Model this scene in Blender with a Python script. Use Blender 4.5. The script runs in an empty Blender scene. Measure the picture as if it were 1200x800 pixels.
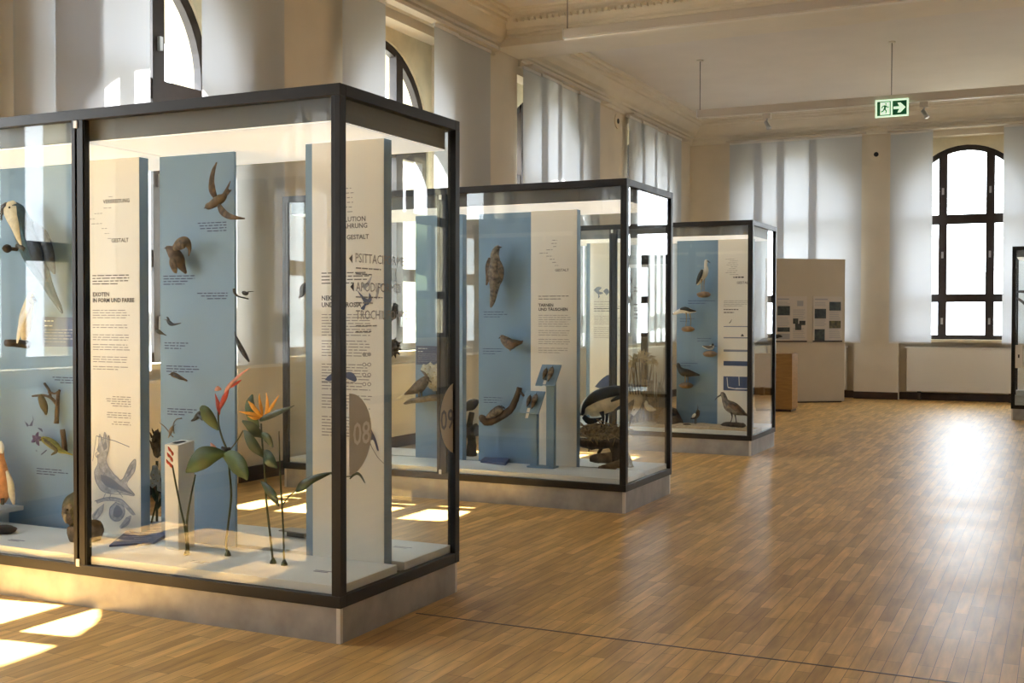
import bpy, math, random
from mathutils import Vector, Matrix
random.seed(7)
C = bpy.context.scene.collection
PI = math.pi
# ------------------------------------------------------------------ camera
F, YAW, PIT, ROL, CH = 1352.6, .4459, .0205, .0016, 1.55
def ray(u, v):
    du, dv = u-600, v-400
    a = (math.cos(ROL)*du+math.sin(ROL)*dv)/F
    b = -(-math.sin(ROL)*du+math.cos(ROL)*dv)/F
    cp, sp = math.cos(PIT), math.sin(PIT)
    yf, z = cp+b*sp, -sp+b*cp
    c, s = math.cos(YAW), math.sin(YAW)
    return Vector((c*a-s*yf, s*a+c*yf, z))
def at(u, v, Y=None, X=None, Z=None):
    """point of the sight line through the photo's pixel (u, v) on a plane of the room"""
    r = ray(u, v)
    t = X/r.x if X is not None else Y/r.y if Y is not None else (Z-CH)/r.z
    return Vector((r.x*t, r.y*t, r.z*t+CH))
cam = bpy.data.cameras.new('camera')
cam.sensor_width = 36; cam.lens = F/1200*36; cam.clip_end = 300
co = bpy.data.objects.new('camera', cam); C.objects.link(co)
co.matrix_world = Matrix.Translation((0, 0, CH)) @ Matrix.Rotation(YAW, 4, 'Z') @ Matrix.Rotation(PI/2-PIT, 4, 'X') @ Matrix.Rotation(ROL, 4, 'Z')
bpy.context.scene.camera = co
# ------------------------------------------------------------------ materials
def mat(name, col, rough=.5, metal=0, var=0, scale=8, bump=0, bscale=None, spec=.5, stretch=(1,1,1), trans=0):
    m = bpy.data.materials.new(name); m.use_nodes = True
    nt = m.node_tree; n = nt.nodes; L = nt.links
    b = n['Principled BSDF']
    b.inputs['Base Color'].default_value = (*col, 1)
    b.inputs['Roughness'].default_value = rough
    b.inputs['Metallic'].default_value = metal
    b.inputs['Specular IOR Level'].default_value = spec
    if var or bump:
        tc = n.new('ShaderNodeTexCoord'); mp = n.new('ShaderNodeMapping'); mp.inputs['Scale'].default_value = stretch
        L.new(tc.outputs['Object'], mp.inputs['Vector'])
        nz = n.new('ShaderNodeTexNoise'); nz.inputs['Scale'].default_value = scale; nz.inputs['Detail'].default_value = 5
        L.new(mp.outputs[0], nz.inputs['Vector'])
        if var:
            cr = n.new('ShaderNodeValToRGB')
            cr.color_ramp.elements[0].position = .32; cr.color_ramp.elements[1].position = .68
            cr.color_ramp.elements[0].color = (*[max(0, c*(1-var)) for c in col], 1)
            cr.color_ramp.elements[1].color = (*[min(1, c*(1+var)) for c in col], 1)
            L.new(nz.outputs['Fac'], cr.inputs[0]); L.new(cr.outputs[0], b.inputs['Base Color'])
        if bump:
            bp = n.new('ShaderNodeBump'); bp.inputs['Strength'].default_value = bump; bp.inputs['Distance'].default_value = .01
            nb = nz
            if bscale:
                nb = n.new('ShaderNodeTexNoise'); nb.inputs['Scale'].default_value = bscale; L.new(mp.outputs[0], nb.inputs['Vector'])
            L.new(nb.outputs['Fac'], bp.inputs['Height']); L.new(bp.outputs[0], b.inputs['Normal'])
    return m
def glass_mat(name, tint, base=.035, k=1.0):
    m = bpy.data.materials.new(name); m.use_nodes = True
    nt = m.node_tree; n = nt.nodes; L = nt.links
    n.remove(n['Principled BSDF'])
    tr = n.new('ShaderNodeBsdfTransparent'); tr.inputs[0].default_value = (*tint, 1)
    gl = n.new('ShaderNodeBsdfGlossy'); gl.inputs['Roughness'].default_value = 0.0; gl.inputs[0].default_value = (1, 1, 1, 1)
    lw = n.new('ShaderNodeLayerWeight'); lw.inputs['Blend'].default_value = .5
    pw = n.new('ShaderNodeMath'); pw.operation = 'POWER'; pw.inputs[1].default_value = 5; L.new(lw.outputs['Facing'], pw.inputs[0])
    ma = n.new('ShaderNodeMath'); ma.operation = 'MULTIPLY_ADD'; ma.inputs[1].default_value = (1-base)*k; ma.inputs[2].default_value = base
    L.new(pw.outputs[0], ma.inputs[0])
    mx = n.new('ShaderNodeMixShader'); L.new(ma.outputs[0], mx.inputs[0]); L.new(tr.outputs[0], mx.inputs[1]); L.new(gl.outputs[0], mx.inputs[2])
    L.new(mx.outputs[0], n['Material Output'].inputs[0])
    return m
def emit_mat(name, col, s):
    m = bpy.data.materials.new(name); m.use_nodes = True
    b = m.node_tree.nodes['Principled BSDF']
    b.inputs['Base Color'].default_value = (*col, 1)
    b.inputs['Emission Color'].default_value = (*col, 1); b.inputs['Emission Strength'].default_value = s
    return m
def fabric_mat(name, col, tcol, f):
    m = bpy.data.materials.new(name); m.use_nodes = True
    nt = m.node_tree; n = nt.nodes; L = nt.links
    n.remove(n['Principled BSDF'])
    d = n.new('ShaderNodeBsdfDiffuse'); d.inputs[0].default_value = (*col, 1)
    t = n.new('ShaderNodeBsdfTranslucent'); t.inputs[0].default_value = (*tcol, 1)
    w = n.new('ShaderNodeTexWave'); w.inputs['Scale'].default_value = 90; w.inputs['Distortion'].default_value = 1.5
    tc = n.new('ShaderNodeTexCoord'); L.new(tc.outputs['Object'], w.inputs['Vector'])
    bp = n.new('ShaderNodeBump'); bp.inputs['Strength'].default_value = .04; L.new(w.outputs['Fac'], bp.inputs['Height']); L.new(bp.outputs[0], d.inputs['Normal'])
    mx = n.new('ShaderNodeMixShader'); mx.inputs[0].default_value = f
    L.new(d.outputs[0], mx.inputs[1]); L.new(t.outputs[0], mx.inputs[2]); L.new(mx.outputs[0], n['Material Output'].inputs[0])
    return m
def parquet():
    m = bpy.data.materials.new('oak_parquet'); m.use_nodes = True
    nt = m.node_tree; n = nt.nodes; L = nt.links; b = n['Principled BSDF']
    tc = n.new('ShaderNodeTexCoord'); mp = n.new('ShaderNodeMapping'); mp.inputs['Rotation'].default_value = (0, 0, PI/2); mp.inputs['Location'].default_value = (41.3, 30.017, .5)
    L.new(tc.outputs['Object'], mp.inputs['Vector'])
    def brick(c1, c2, cm, w, h, off, frq=2):
        k = n.new('ShaderNodeTexBrick'); k.inputs['Color1'].default_value = (*c1, 1); k.inputs['Color2'].default_value = (*c2, 1); k.inputs['Mortar'].default_value = (*cm, 1)
        k.inputs['Scale'].default_value = 1; k.inputs['Mortar Size'].default_value = .0012; k.inputs['Mortar Smooth'].default_value = .2
        k.inputs['Brick Width'].default_value = w; k.inputs['Row Height'].default_value = h; k.offset = off; k.offset_frequency = frq
        L.new(mp.outputs[0], k.inputs['Vector']); return k
    k1 = brick((.72, .45, .155), (.53, .315, .095), (.10, .05, .02), .52, .068, .37, 3)
    k2 = brick((1, 1, 1), (.74, .70, .66), (.6, .5, .4), .52, .068, .37, 3); k2.inputs['Bias'].default_value = -.25
    nz = n.new('ShaderNodeTexNoise'); nz.inputs['Scale'].default_value = 3; nz.inputs['Detail'].default_value = 8
    m2 = n.new('ShaderNodeMapping'); m2.inputs['Scale'].default_value = (9, 1.0, 1); L.new(tc.outputs['Object'], m2.inputs['Vector']); L.new(m2.outputs[0], nz.inputs['Vector'])
    cr = n.new('ShaderNodeValToRGB'); cr.color_ramp.elements[0].color = (.72, .70, .68, 1); cr.color_ramp.elements[1].color = (1.18, 1.16, 1.12, 1)
    cr.color_ramp.elements[0].position = .3; cr.color_ramp.elements[1].position = .72
    L.new(nz.outputs['Fac'], cr.inputs[0])
    a = n.new('ShaderNodeMix'); a.data_type = 'RGBA'; a.blend_type = 'MULTIPLY'; a.inputs[0].default_value = 1
    L.new(k1.outputs['Color'], a.inputs[6]); L.new(cr.outputs[0], a.inputs[7])
    c = n.new('ShaderNodeMix'); c.data_type = 'RGBA'; c.blend_type = 'MULTIPLY'; c.inputs[0].default_value = .6
    L.new(a.outputs[2], c.inputs[6]); L.new(k2.outputs['Color'], c.inputs[7])
    L.new(c.outputs[2], b.inputs['Base Color'])
    n2 = n.new('ShaderNodeTexNoise'); n2.inputs['Scale'].default_value = 1.3; n2.inputs['Detail'].default_value = 4; L.new(tc.outputs['Object'], n2.inputs['Vector'])
    mr = n.new('ShaderNodeMapRange'); mr.inputs['To Min'].default_value = .32; mr.inputs['To Max'].default_value = .44; L.new(n2.outputs['Fac'], mr.inputs['Value']); L.new(mr.outputs[0], b.inputs['Roughness'])
    bp = n.new('ShaderNodeBump'); bp.inputs['Strength'].default_value = .12; bp.inputs['Distance'].default_value = .004
    L.new(k2.outputs['Fac'], bp.inputs['Height']); bp.invert = True; L.new(bp.outputs[0], b.inputs['Normal'])
    b.inputs['Specular IOR Level'].default_value = .32
    return m
M = dict(
 floor=parquet(),
 wall=mat('cream_wall_paint', (.68, .595, .465), .75, var=.04, scale=2),
 ceil=mat('ceiling_paint', (.70, .645, .575), .8, var=.03, scale=1.5),
 cornice=mat('cornice_plaster', (.72, .65, .53), .7, var=.03, scale=3),
 stone=mat('window_reveal_stone', (.72, .63, .43), .85, var=.1, scale=3, bump=.1),
 base=mat('dark_baseboard', (.045, .022, .014), .35, var=.3, scale=6),
 wood_frame=mat('dark_window_wood', (.022, .013, .011), .45, var=.2, scale=12),
 frame=mat('bronze_frame', (.017, .014, .012), .45, metal=.3, var=.12, scale=9),
 gap=mat('black_gap', (.006, .006, .006), .6),
 steel=mat('plinth_steel', (.37, .36, .35), .42, metal=.35, var=.16, scale=7, bump=.04),
 edge=mat('bright_edge', (.75, .72, .68), .35, metal=.4),
 fascia=mat('light_box_grey', (.20, .20, .195), .5),
 diff=emit_mat('lit_diffuser', (1, .96, .88), .33),
 deck=mat('deck_white', (.74, .78, .80), .45, var=.03, scale=4),
 blue=mat('panel_blue', (.20, .325, .475), .5, var=.03, scale=2),
 white=mat('panel_cream', (.83, .81, .755), .5, var=.02, scale=3),
 ink=mat('print_grey', (.07, .065, .065), .6),
 inkl=mat('print_light_grey', (.32, .31, .31), .6),
 inkb=mat('print_blue', (.035, .06, .15), .6),
 plate=mat('sign_blue', (.055, .085, .20), .45),
 platew=mat('sign_white', (.90, .91, .92), .5),
 engr=mat('engraving_blue_grey', (.42, .44, .50), .6, var=.25, scale=40),
 engrd=mat('engraving_dark', (.22, .25, .33), .6),
 frost=mat('frosted_disc', (.60, .585, .54), .6),
 glass=glass_mat('case_glass', (.965, .978, .974), .026),
 pane=glass_mat('window_glass', (.96, .98, .98), .03),
 curtain=fabric_mat('white_blind_fabric', (.56, .57, .575), (.62, .64, .68), .25),
 white_paint=mat('white_lacquer', (.74, .69, .60), .45),
 lum=mat('luminaire_paint', (.62, .55, .46), .5),
 chrome=mat('metal_grey', (.5, .5, .5), .3, metal=.8),
 board=mat('board_beige', (.52, .44, .33), .7, var=.03, scale=3),
 poster=mat('poster_paper', (.56, .49, .42), .6),
 photo=mat('poster_photo_dark', (.025, .03, .022), .5, var=.8, scale=14),
 photo2=mat('poster_photo_olive', (.10, .085, .02), .5, var=.8, scale=14),
 box=mat('amber_wood', (.32, .165, .04), .45, var=.15, scale=5, stretch=(1, 1, 6)),
 green=mat('sign_green', (.0, .22, .085), .4),
 greenl=emit_mat('sign_pale', (.70, .95, .70), .45),
 clip=mat('white_clip', (.85, .83, .78), .4),
 # specimens
 teal=mat('plumage_teal', (.010, .05, .075), .55, var=.35, scale=60, bump=.3),
 navy=mat('plumage_navy', (.012, .025, .05), .55, var=.4, scale=60, bump=.3),
 cream=mat('plumage_cream', (.72, .66, .50), .7, var=.12, scale=40, bump=.25),
 yellow=mat('plumage_ochre', (.60, .50, .28), .7, var=.15, scale=40, bump=.2),
 salmon=mat('plumage_salmon', (.78, .36, .16), .7, var=.15, scale=35, bump=.25),
 bwhite=mat('plumage_white', (.80, .78, .72), .7, var=.06, scale=40, bump=.2),
 buff=mat('plumage_buff', (.76, .69, .52), .7, var=.2, scale=14, bump=.2),
 black=mat('plumage_black', (.012, .011, .011), .5, var=.3, scale=50, bump=.2),
 brown=mat('plumage_brown', (.105, .064, .036), .7, var=.7, scale=34, bump=.35),
 tan=mat('plumage_tan', (.125, .086, .05), .7, var=.65, scale=34, bump=.3),
 greyb=mat('plumage_mottled', (.18, .145, .108), .7, var=.75, scale=30, bump=.35),
 olive=mat('plumage_olive', (.085, .075, .028), .65, var=.4, scale=60, bump=.3),
 lime=mat('plumage_lime', (.22, .23, .05), .65, var=.35, scale=60, bump=.3),
 beak=mat('beak_dark', (.03, .025, .022), .4),
 beakp=mat('beak_pale', (.45, .36, .22), .4),
 leg=mat('leg_dark', (.035, .028, .022), .5),
 legp=mat('leg_buff', (.35, .26, .14), .5),
 eye=mat('glass_eye', (.005, .005, .005), .1),
 bark=mat('bark', (.085, .06, .04), .85, var=.5, scale=22, bump=.8, stretch=(1, 1, .4)),
 drift=mat('driftwood', (.17, .115, .065), .85, var=.5, scale=18, bump=.8),
 nest=mat('nest_straw', (.28, .19, .09), .9, var=.5, scale=35, bump=.9),
 rock=mat('perch_rock', (.26, .18, .11), .9, var=.35, scale=20, bump=.6),
 sand=mat('sand', (.52, .41, .27), .95, var=.2, scale=30, bump=.4),
 leaf=mat('leaf_green', (.055, .105, .028), .45, var=.35, scale=9, bump=.1),
 leafd=mat('leaf_dark', (.028, .058, .022), .42, var=.3, scale=9, bump=.1),
 stem=mat('stem_green', (.06, .075, .025), .5, var=.3, scale=20),
 red=mat('bract_red', (.58, .06, .03), .5, var=.3, scale=25),
 pink=mat('bract_pink', (.72, .32, .24), .55, var=.2, scale=25),
 orange=mat('petal_orange', (.82, .36, .02), .5, var=.25, scale=25),
 purple=mat('petal_indigo', (.045, .03, .13), .55, var=.4, scale=30),
 petalw=mat('petal_white', (.70, .68, .60), .6, var=.15, scale=25),
 reed=mat('reed_plume', (.55, .43, .22), .85, var=.3, scale=25),
 tag=mat('paper_tag', (.82, .82, .80), .6),
 wire=mat('wire', (.12, .11, .10), .5),
 ground=mat('paved_ground', (.17, .17, .145), .9, var=.2, scale=1),
 facade=mat('pale_facade', (.75, .76, .80), .8),
 tree=mat('tree_foliage', (.03, .048, .02), .8, var=.5, scale=4, bump=.6),
 felt=mat('dark_recess', (.01, .01, .01), .9),
)
# ------------------------------------------------------------------ mesh helpers
def tag(o, label=None, cat=None, group=None, kind=None):
    if label: o['label'] = label
    if cat: o['category'] = cat
    if group: o['group'] = group
    if kind: o['kind'] = kind
    return o
def empty(name, loc, label=None, cat=None, group=None):
    o = bpy.data.objects.new(name, None); C.objects.link(o); o.location = loc; o.empty_display_size = .1
    return tag(o, label, cat, group)
def catmull(P, k):
    if k <= 1 or len(P) < 3: return P
    Q = [tuple(2*a-b for a, b in zip(P[0], P[1]))]+[tuple(p) for p in P]+[tuple(2*a-b for a, b in zip(P[-1], P[-2]))]
    out = []
    for i in range(1, len(Q)-2):
        p0, p1, p2, p3 = Q[i-1:i+3]
        for j in range(k):
            t = j/k
            out.append(tuple(.5*((2*b)+(-a+c)*t+(2*a-5*b+4*c-d)*t*t+(-a+3*b-3*c+d)*t**3) for a, b, c, d in zip(p0, p1, p2, p3)))
    out.append(tuple(P[-1]))
    return out
class MB:
    def __init__(s): s.v = []; s.f = []; s.m = []; s.sm = []; s.mats = []
    def mi(s, m):
        if m not in s.mats: s.mats.append(m)
        return s.mats.index(m)
    def face(s, idx, m=None, smooth=False):
        s.f.append(idx); s.m.append(s.mi(m) if m else 0); s.sm.append(smooth)
    def poly(s, pts, m=None):
        n = len(s.v); s.v += [tuple(p) for p in pts]; s.face(list(range(n, n+len(pts))), m)
    def box(s, x0, x1, y0, y1, z0, z1, m=None):
        n = len(s.v)
        s.v += [(x, y, z) for z in (z0, z1) for y in (y0, y1) for x in (x0, x1)]
        for q in ((0, 2, 3, 1), (4, 5, 7, 6), (0, 1, 5, 4), (2, 6, 7, 3), (0, 4, 6, 2), (1, 3, 7, 5)): s.face([n+i for i in q], m)
        return s
    def prism(s, poly, axis, a, b, m=None):
        """polygon of 2-D points extruded along an axis from a to b"""
        def P(p, t): return {'x': (t, p[0], p[1]), 'y': (p[0], t, p[1]), 'z': (p[0], p[1], t)}[axis]
        n = len(s.v); k = len(poly)
        s.v += [P(p, a) for p in poly]+[P(p, b) for p in poly]
        s.face(list(range(n, n+k)), m); s.face(list(range(n+2*k-1, n+k-1, -1)), m)
        for i in range(k): s.face([n+i, n+(i+1) % k, n+k+(i+1) % k, n+k+i], m)
        return s
    def hexa(s, lo, hi, m=None):
        n = len(s.v); s.v += [tuple(p) for p in lo]+[tuple(p) for p in hi]
        s.face([n+3, n+2, n+1, n], m); s.face([n+4, n+5, n+6, n+7], m)
        for i in range(4): s.face([n+i, n+(i+1) % 4, n+4+(i+1) % 4, n+4+i], m)
        return s
    def loft(s, P, m=None, k=4, seg=12, sq=.8, up=(0, 1, 0), wob=0):
        """P: list of (x, y, z, r [, depth radius]); rings perpendicular to the path; up = axis the depth radius lies along"""
        P = [tuple(p)+((p[3]*sq,) if len(p) == 4 else ()) for p in P]
        P = catmull(P, k); up = Vector(up)
        n = len(s.v); N = len(P)
        for i, p in enumerate(P):
            a = Vector(P[max(0, i-1)][:3]); b = Vector(P[min(N-1, i+1)][:3])
            T = (b-a).normalized() if (b-a).length > 1e-9 else Vector((0, 0, 1))
            B = up-T*up.dot(T)
            B = B.normalized() if B.length > 1e-4 else T.orthogonal().normalized()
            S = T.cross(B)
            for j in range(seg):
                t = 2*PI*j/seg; w = 1+random.uniform(-wob, wob)
                s.v.append(tuple(Vector(p[:3])+S*math.cos(t)*max(p[3], 1e-4)*w+B*math.sin(t)*max(p[4], 1e-4)*w))
        for i in range(N-1):
            for j in range(seg):
                s.face([n+i*seg+j, n+i*seg+(j+1) % seg, n+(i+1)*seg+(j+1) % seg, n+(i+1)*seg+j], m, True)
        s.face([n+j for j in range(seg)][::-1], m, True); s.face([n+(N-1)*seg+j for j in range(seg)], m, True)
        return s
    def tube(s, pts, r, m=None, k=3, seg=6, wob=0):
        rr = r if isinstance(r, (list, tuple)) else [r]*len(pts)
        return s.loft([(*p, q, q) for p, q in zip(pts, rr)], m, k, seg, 1, (.13, .9, .21), wob)
    def ball(s, c, rx, ry, rz, m=None, seg=12, rings=8, wob=0):
        n = len(s.v)
        for i in range(rings+1):
            a = PI*i/rings
            for j in range(seg):
                t = 2*PI*j/seg; w = 1+random.uniform(-wob, wob)
                s.v.append((c[0]+rx*math.sin(a)*math.cos(t)*w, c[1]+ry*math.sin(a)*math.sin(t)*w, c[2]+rz*math.cos(a)*w))
        for i in range(rings):
            for j in range(seg): s.face([n+i*seg+j, n+(i+1)*seg+j, n+(i+1)*seg+(j+1) % seg, n+i*seg+(j+1) % seg], m, True)
        return s
    def blade(s, P, m=None, k=4, th=.0015, fold=.25, side=None):
        """leaf: centre line (x, y, z, half width), folded along the midrib"""
        P = catmull([tuple(p) for p in P], k); n = len(s.v); N = len(P)
        for i, p in enumerate(P):
            a = Vector(P[max(0, i-1)][:3]); b = Vector(P[min(N-1, i+1)][:3]); T = (b-a).normalized()
            sd = Vector(side) if side else Vector((0, 1, 0)).cross(T)
            S = (sd-T*sd.dot(T)).normalized(); U = T.cross(S); c = Vector(p[:3]); w = max(p[3], .0005)
            if U.y > 0: U = -U
            for q in (c-S*w+U*w*fold, c, c+S*w+U*w*fold): s.v += [tuple(q+U*th), tuple(q-U*th)]
        for i in range(N-1):
            o, e = n+i*6, n+(i+1)*6
            for a, b in ((0, 2), (2, 4)): s.face([o+a, o+b, e+b, e+a], m, True); s.face([o+a+1, e+a+1, e+b+1, o+b+1], m, True)
            s.face([o, e, e+1, o+1], m); s.face([o+4, o+5, e+5, e+4], m)
        return s
    def build(s, name, m=None, parent=None, origin=None, bevel=0):
        o = Vector(origin) if origin is not None else (Vector(parent.location) if parent is not None and parent.parent is None else Vector((0, 0, 0)))
        if parent is not None and parent.parent is not None: o = Vector(parent.location)+Vector(parent.parent.location)
        me = bpy.data.meshes.new(name)
        me.from_pydata([tuple(Vector(v)-o) for v in s.v], [], s.f)
        ms = ([m] if m else [])+[x for x in s.mats if x is not m]
        for x in ms: me.materials.append(x)
        for p, i, sm in zip(me.polygons, s.m, s.sm):
            p.material_index = ms.index(s.mats[i]) if s.mats else 0; p.use_smooth = sm
        me.validate(); me.update()
        import bmesh
        b = bmesh.new(); b.from_mesh(me); bmesh.ops.recalc_face_normals(b, faces=b.faces); b.to_mesh(me); b.free()
        ob = bpy.data.objects.new(name, me); C.objects.link(ob)
        if parent is not None: ob.parent = parent
        else: ob.location = o
        if bevel:
            bv = ob.modifiers.new('bevel', 'BEVEL'); bv.width = bevel; bv.segments = 2; bv.limit_method = 'ANGLE'
        return ob
def bx(*a, m=None): return MB().box(*a, m=m)
def text(txt, name, m, size, pos, face, parent, align='LEFT', bold=.012):
    """printed words as a flat mesh; face 'y' reads towards -Y, 'x' reads towards +X"""
    cu = bpy.data.curves.new(name, 'FONT'); cu.body = txt; cu.size = size; cu.align_x = align; cu.resolution_u = 2; cu.offset = size*bold
    o = bpy.data.objects.new(name, cu); C.objects.link(o)
    me = bpy.data.meshes.new_from_object(o.evaluated_get(bpy.context.evaluated_depsgraph_get()))
    bpy.data.objects.remove(o)
    me.materials.clear(); me.materials.append(m)
    base = Vector(parent.location) if parent is not None and parent.parent is None else Vector(parent.location)+Vector(parent.parent.location)
    R = Matrix.Rotation(PI/2, 4, 'X') if face == 'y' else Matrix.Rotation(PI/2, 4, 'Z') @ Matrix.Rotation(PI/2, 4, 'X')
    me.transform(Matrix.Translation(Vector(pos)-base) @ R)
    ob = bpy.data.objects.new(name, me); C.objects.link(ob); ob.parent = parent
    return ob
def bars(name, m, parent, x0, x1, y, ztop, n, lh, h, face='y', rag=.25, right=False, skip=()):
    """lines of small print, too small to read, as rows of word-length strokes"""
    b = MB(); W = x1-x0; h *= .55
    for i in range(n):
        if i in skip: continue
        L = W*(1-random.uniform(0, rag)) if rag else W
        if i == n-1: L *= .7
        a = x1-L if right else x0
        t = a; z = ztop-i*lh; e = a+L
        while t < e-.004:
            w = min(random.uniform(.02, .065)*max(.6, W/.3), e-t)
            q = [(t, z-h), (t+w, z-h), (t+w, z), (t, z)]
            b.poly([(p[0], y, p[1]) for p in q] if face == 'y' else [(y, p[0], p[1]) for p in q])
            t += w+.008
    return b.build(name, m, parent)
def flat(polys, name, m, parent, Y, off=0):
    """printed silhouettes, given by photo pixels on the plane Y"""
    b = MB()
    for pl in polys: b.poly([at(u, v, Y=Y)+Vector((0, -off, 0)) for u, v in pl])
    return b.build(name, m, parent)
# ------------------------------------------------------------------ the room
XL, XR, YF, YB, ZC = -6.95, 5.0, 23.0, -5.0, 5.55
SPR, RAD, SILL, TOPN, NW = 3.72, 1.09, 1.15, 4.96, 1.17     # arch spring, radius, sill, niche top, half niche width
DN, DO = .24, .72                                           # niche depth, full wall thickness
maps = {'left': lambda t, d, z: (XL-d, t, z), 'right': lambda t, d, z: (XR+d, t, z),
        'far': lambda t, d, z: (t, YF+d, z), 'back': lambda t, d, z: (t, YB-d, z)}
def st(name, mb, m, parent=None, bevel=0):
    o = mb.build(name, m, parent, (0, 0, 0) if parent is None else None, bevel)
    if parent is None: o['kind'] = 'structure'
    return o
def slab(b, P, t0, t1, d0, d1, z0, z1, m=None):
    b.hexa([P(t0, d0, z0), P(t1, d0, z0), P(t1, d1, z0), P(t0, d1, z0)], [P(t0, d0, z1), P(t1, d0, z1), P(t1, d1, z1), P(t0, d1, z1)], m)
def archz(x, r): return SPR+math.sqrt(max(0, r*r-x*x))
def wall(side, a, b_, centres):
    P = maps[side]; b = MB(); t = a
    for c in centres+[None]:
        e = b_ if c is None else c-NW
        slab(b, P, t, e, 0, DO, 0, ZC, M['wall'])
        if c is None: break
        slab(b, P, c-NW, c+NW, 0, DN, TOPN, ZC, M['wall'])
        slab(b, P, c-NW, c+NW, DN, DO, 0, SILL, M['wall'])
        for s in (-1, 1): slab(b, P, *sorted((c+s*RAD, c+s*NW)), DN, DO, SILL, ZC, M['stone'])
        N = 20
        for i in range(N):
            x0, x1 = -RAD*math.cos(PI*i/N), -RAD*math.cos(PI*(i+1)/N)
            lo = [P(c+x0, DN, archz(x0, RAD)), P(c+x1, DN, archz(x1, RAD)), P(c+x1, DO, archz(x1, RAD)), P(c+x0, DO, archz(x0, RAD))]
            hi = [P(c+x0, DN, ZC), P(c+x1, DN, ZC), P(c+x1, DO, ZC), P(c+x0, DO, ZC)]
            b.hexa(lo, hi, M['stone'])
        t = c+NW
    o = st('wall_'+side, b, M['wall'])
    k = MB(); t = a                                           # the baseboard runs along the piers and back into the niches
    for c in centres+[None]:
        e = b_ if c is None else c-NW
        slab(k, P, t, e, -.025, 0, 0, .14)
        if c is not None:
            slab(k, P, c-NW, c+NW, DN-.025, DN, 0, .14)
            t = c+NW
    st('baseboard_'+side, k, M['base'], bevel=.004)
    return o
wn = [0]
def window(side, c, detail=True, dz=0):
    wn[0] += 1
    P = maps[side]; b = MB(); d0, d1 = DN+.03, DN+.11
    N = 24
    for i in range(N):
        a0, a1 = PI*i/N, PI*(i+1)/N
        q = [(c-r*math.cos(a), SPR+r*math.sin(a)) for r, a in ((RAD, a0), (RAD, a1), (RAD-.10, a1), (RAD-.10, a0))]
        b.hexa([P(t, d0, z) for t, z in q], [P(t, d1, z) for t, z in q])
    for s in (-1, 1):
        slab(b, P, *sorted((c+s*RAD, c+s*(RAD-.10))), d0, d1, SILL, SPR)
        p0, p1 = sorted((c+s*.34, c+s*.49))
        slab(b, P, p0, p1, d0-.02, d1, SILL, archz(.42, RAD-.05))
    for z0, z1 in ((SILL, SILL+.09), (1.93+dz, 2.08+dz), (3.40+dz, 3.58+dz)): slab(b, P, c-RAD+.02, c+RAD-.02, d0-.01, d1, z0, z1)
    o = st(f'window_{wn[0]}', b, M['wood_frame'])
    g = MB()
    pts = [(c+RAD-.05, SILL+.02)]+[(c+(RAD-.05)*math.cos(PI*i/20), SPR+(RAD-.05)*math.sin(PI*i/20)) for i in range(21)]+[(c-RAD+.05, SILL+.02)]
    g.poly([P(t, DN+.07, z) for t, z in pts])
    st('window_pane', g, M['pane'], o)
    s = MB(); slab(s, P, c-NW+.01, c+NW-.01, .02, DN+.03, SILL-.045, SILL+.005); st('window_sill', s, M['stone'], o)
    if detail:
        for t in (c-.415, c+.415):
            for z in (1.5, 2.75, 3.95):
                h = MB(); slab(h, P, t-.018, t+.018, d0-.055, d0-.015, z-.06, z+.06); st('window_handle', h, M['chrome'], o)
    return o
LW = [-4.9, -.9, 3.23, 7.44, 11.52, 15.86, 20.40]
LW = [w for w in LW if w > -3]
FW = [-4.83, -1.67, 1.59]
RW = [15.68, 19.82]
BW = [-4.9, -1.6, 1.7]
wall('left', YB-DO, YF+DO, LW); wall('far', XL, XR, FW); wall('right', YB-DO, YF+DO, RW); wall('back', XL, XR, BW)
for c in LW: window('left', c, dz=.06)
for c in FW: window('far', c, dz=-.07)
for c in RW: window('right', c, False)
for c in BW: window('back', c, False)
fl = bx(XL-DO, XR+DO, YB-DO, YF+DO, -.1, 0); st('floor', fl, M['floor'])
st('ceiling', bx(XL-DO, XR+DO, YB-DO, YF+DO, ZC, ZC+.3), M['ceil'])
st('trim_1', bx(-3.05, XR, 5.215, 5.227, 0, .0015), M['base'])               # the joint across the parquet
# ceiling beam and mouldings
BY0, BY1 = 13.95, 14.72
tb = MB(); tb.box(XL, XR, BY0, BY1, 5.17, ZC)
st('trim_2', tb, M['cornice'], bevel=.01)
prof = [(0, 5.07), (.05, 5.085), (.055, 5.14), (.09, 5.15), (.10, 5.19), (.15, 5.20), (.16, 5.235), (.24, 5.27), (.33, 5.35), (.38, 5.42), (.43, 5.43), (.44, 5.47), (.52, 5.48), (.53, 5.515), (.60, 5.52), (.61, ZC), (0, ZC)]
prof = [(d*.74, z) for d, z in prof]
def moulding(name, fn, a, b_, pr=prof):
    b = MB(); n = len(pr)
    b.v += [fn(d, z, a) for d, z in pr]+[fn(d, z, b_) for d, z in pr]
    b.face(list(range(n))); b.face(list(range(2*n-1, n-1, -1)))
    for i in range(n): b.face([i, (i+1) % n, n+(i+1) % n, n+i])
    return st(name, b, M['cornice'])
moulding('trim_3', lambda d, z, t: (XL+d, t, z), YB, BY0)
moulding('trim_4', lambda d, z, t: (XL+d, t, z), BY1, YF)
moulding('trim_5', lambda d, z, t: (t, YF-d, z), XL, XR)
bp = [(d*.95, 5.27+(z-5.07)*.58) for d, z in prof[:-2]]+[(.44, ZC), (0, ZC)]
moulding('trim_6', lambda d, z, t: (t, BY0-d, z), XL, XR, bp)
moulding('trim_7', lambda d, z, t: (t, BY1+d, z), XL, XR, bp)
moulding('trim_8', lambda d, z, t: (XR-d, t, z), YB, YF)
dn = MB(); x = XL+.45
while x < XR-.4:
    dn.box(x, x+.042, BY0-.345, BY0-.27, 5.40, 5.437); x += .085
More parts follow.
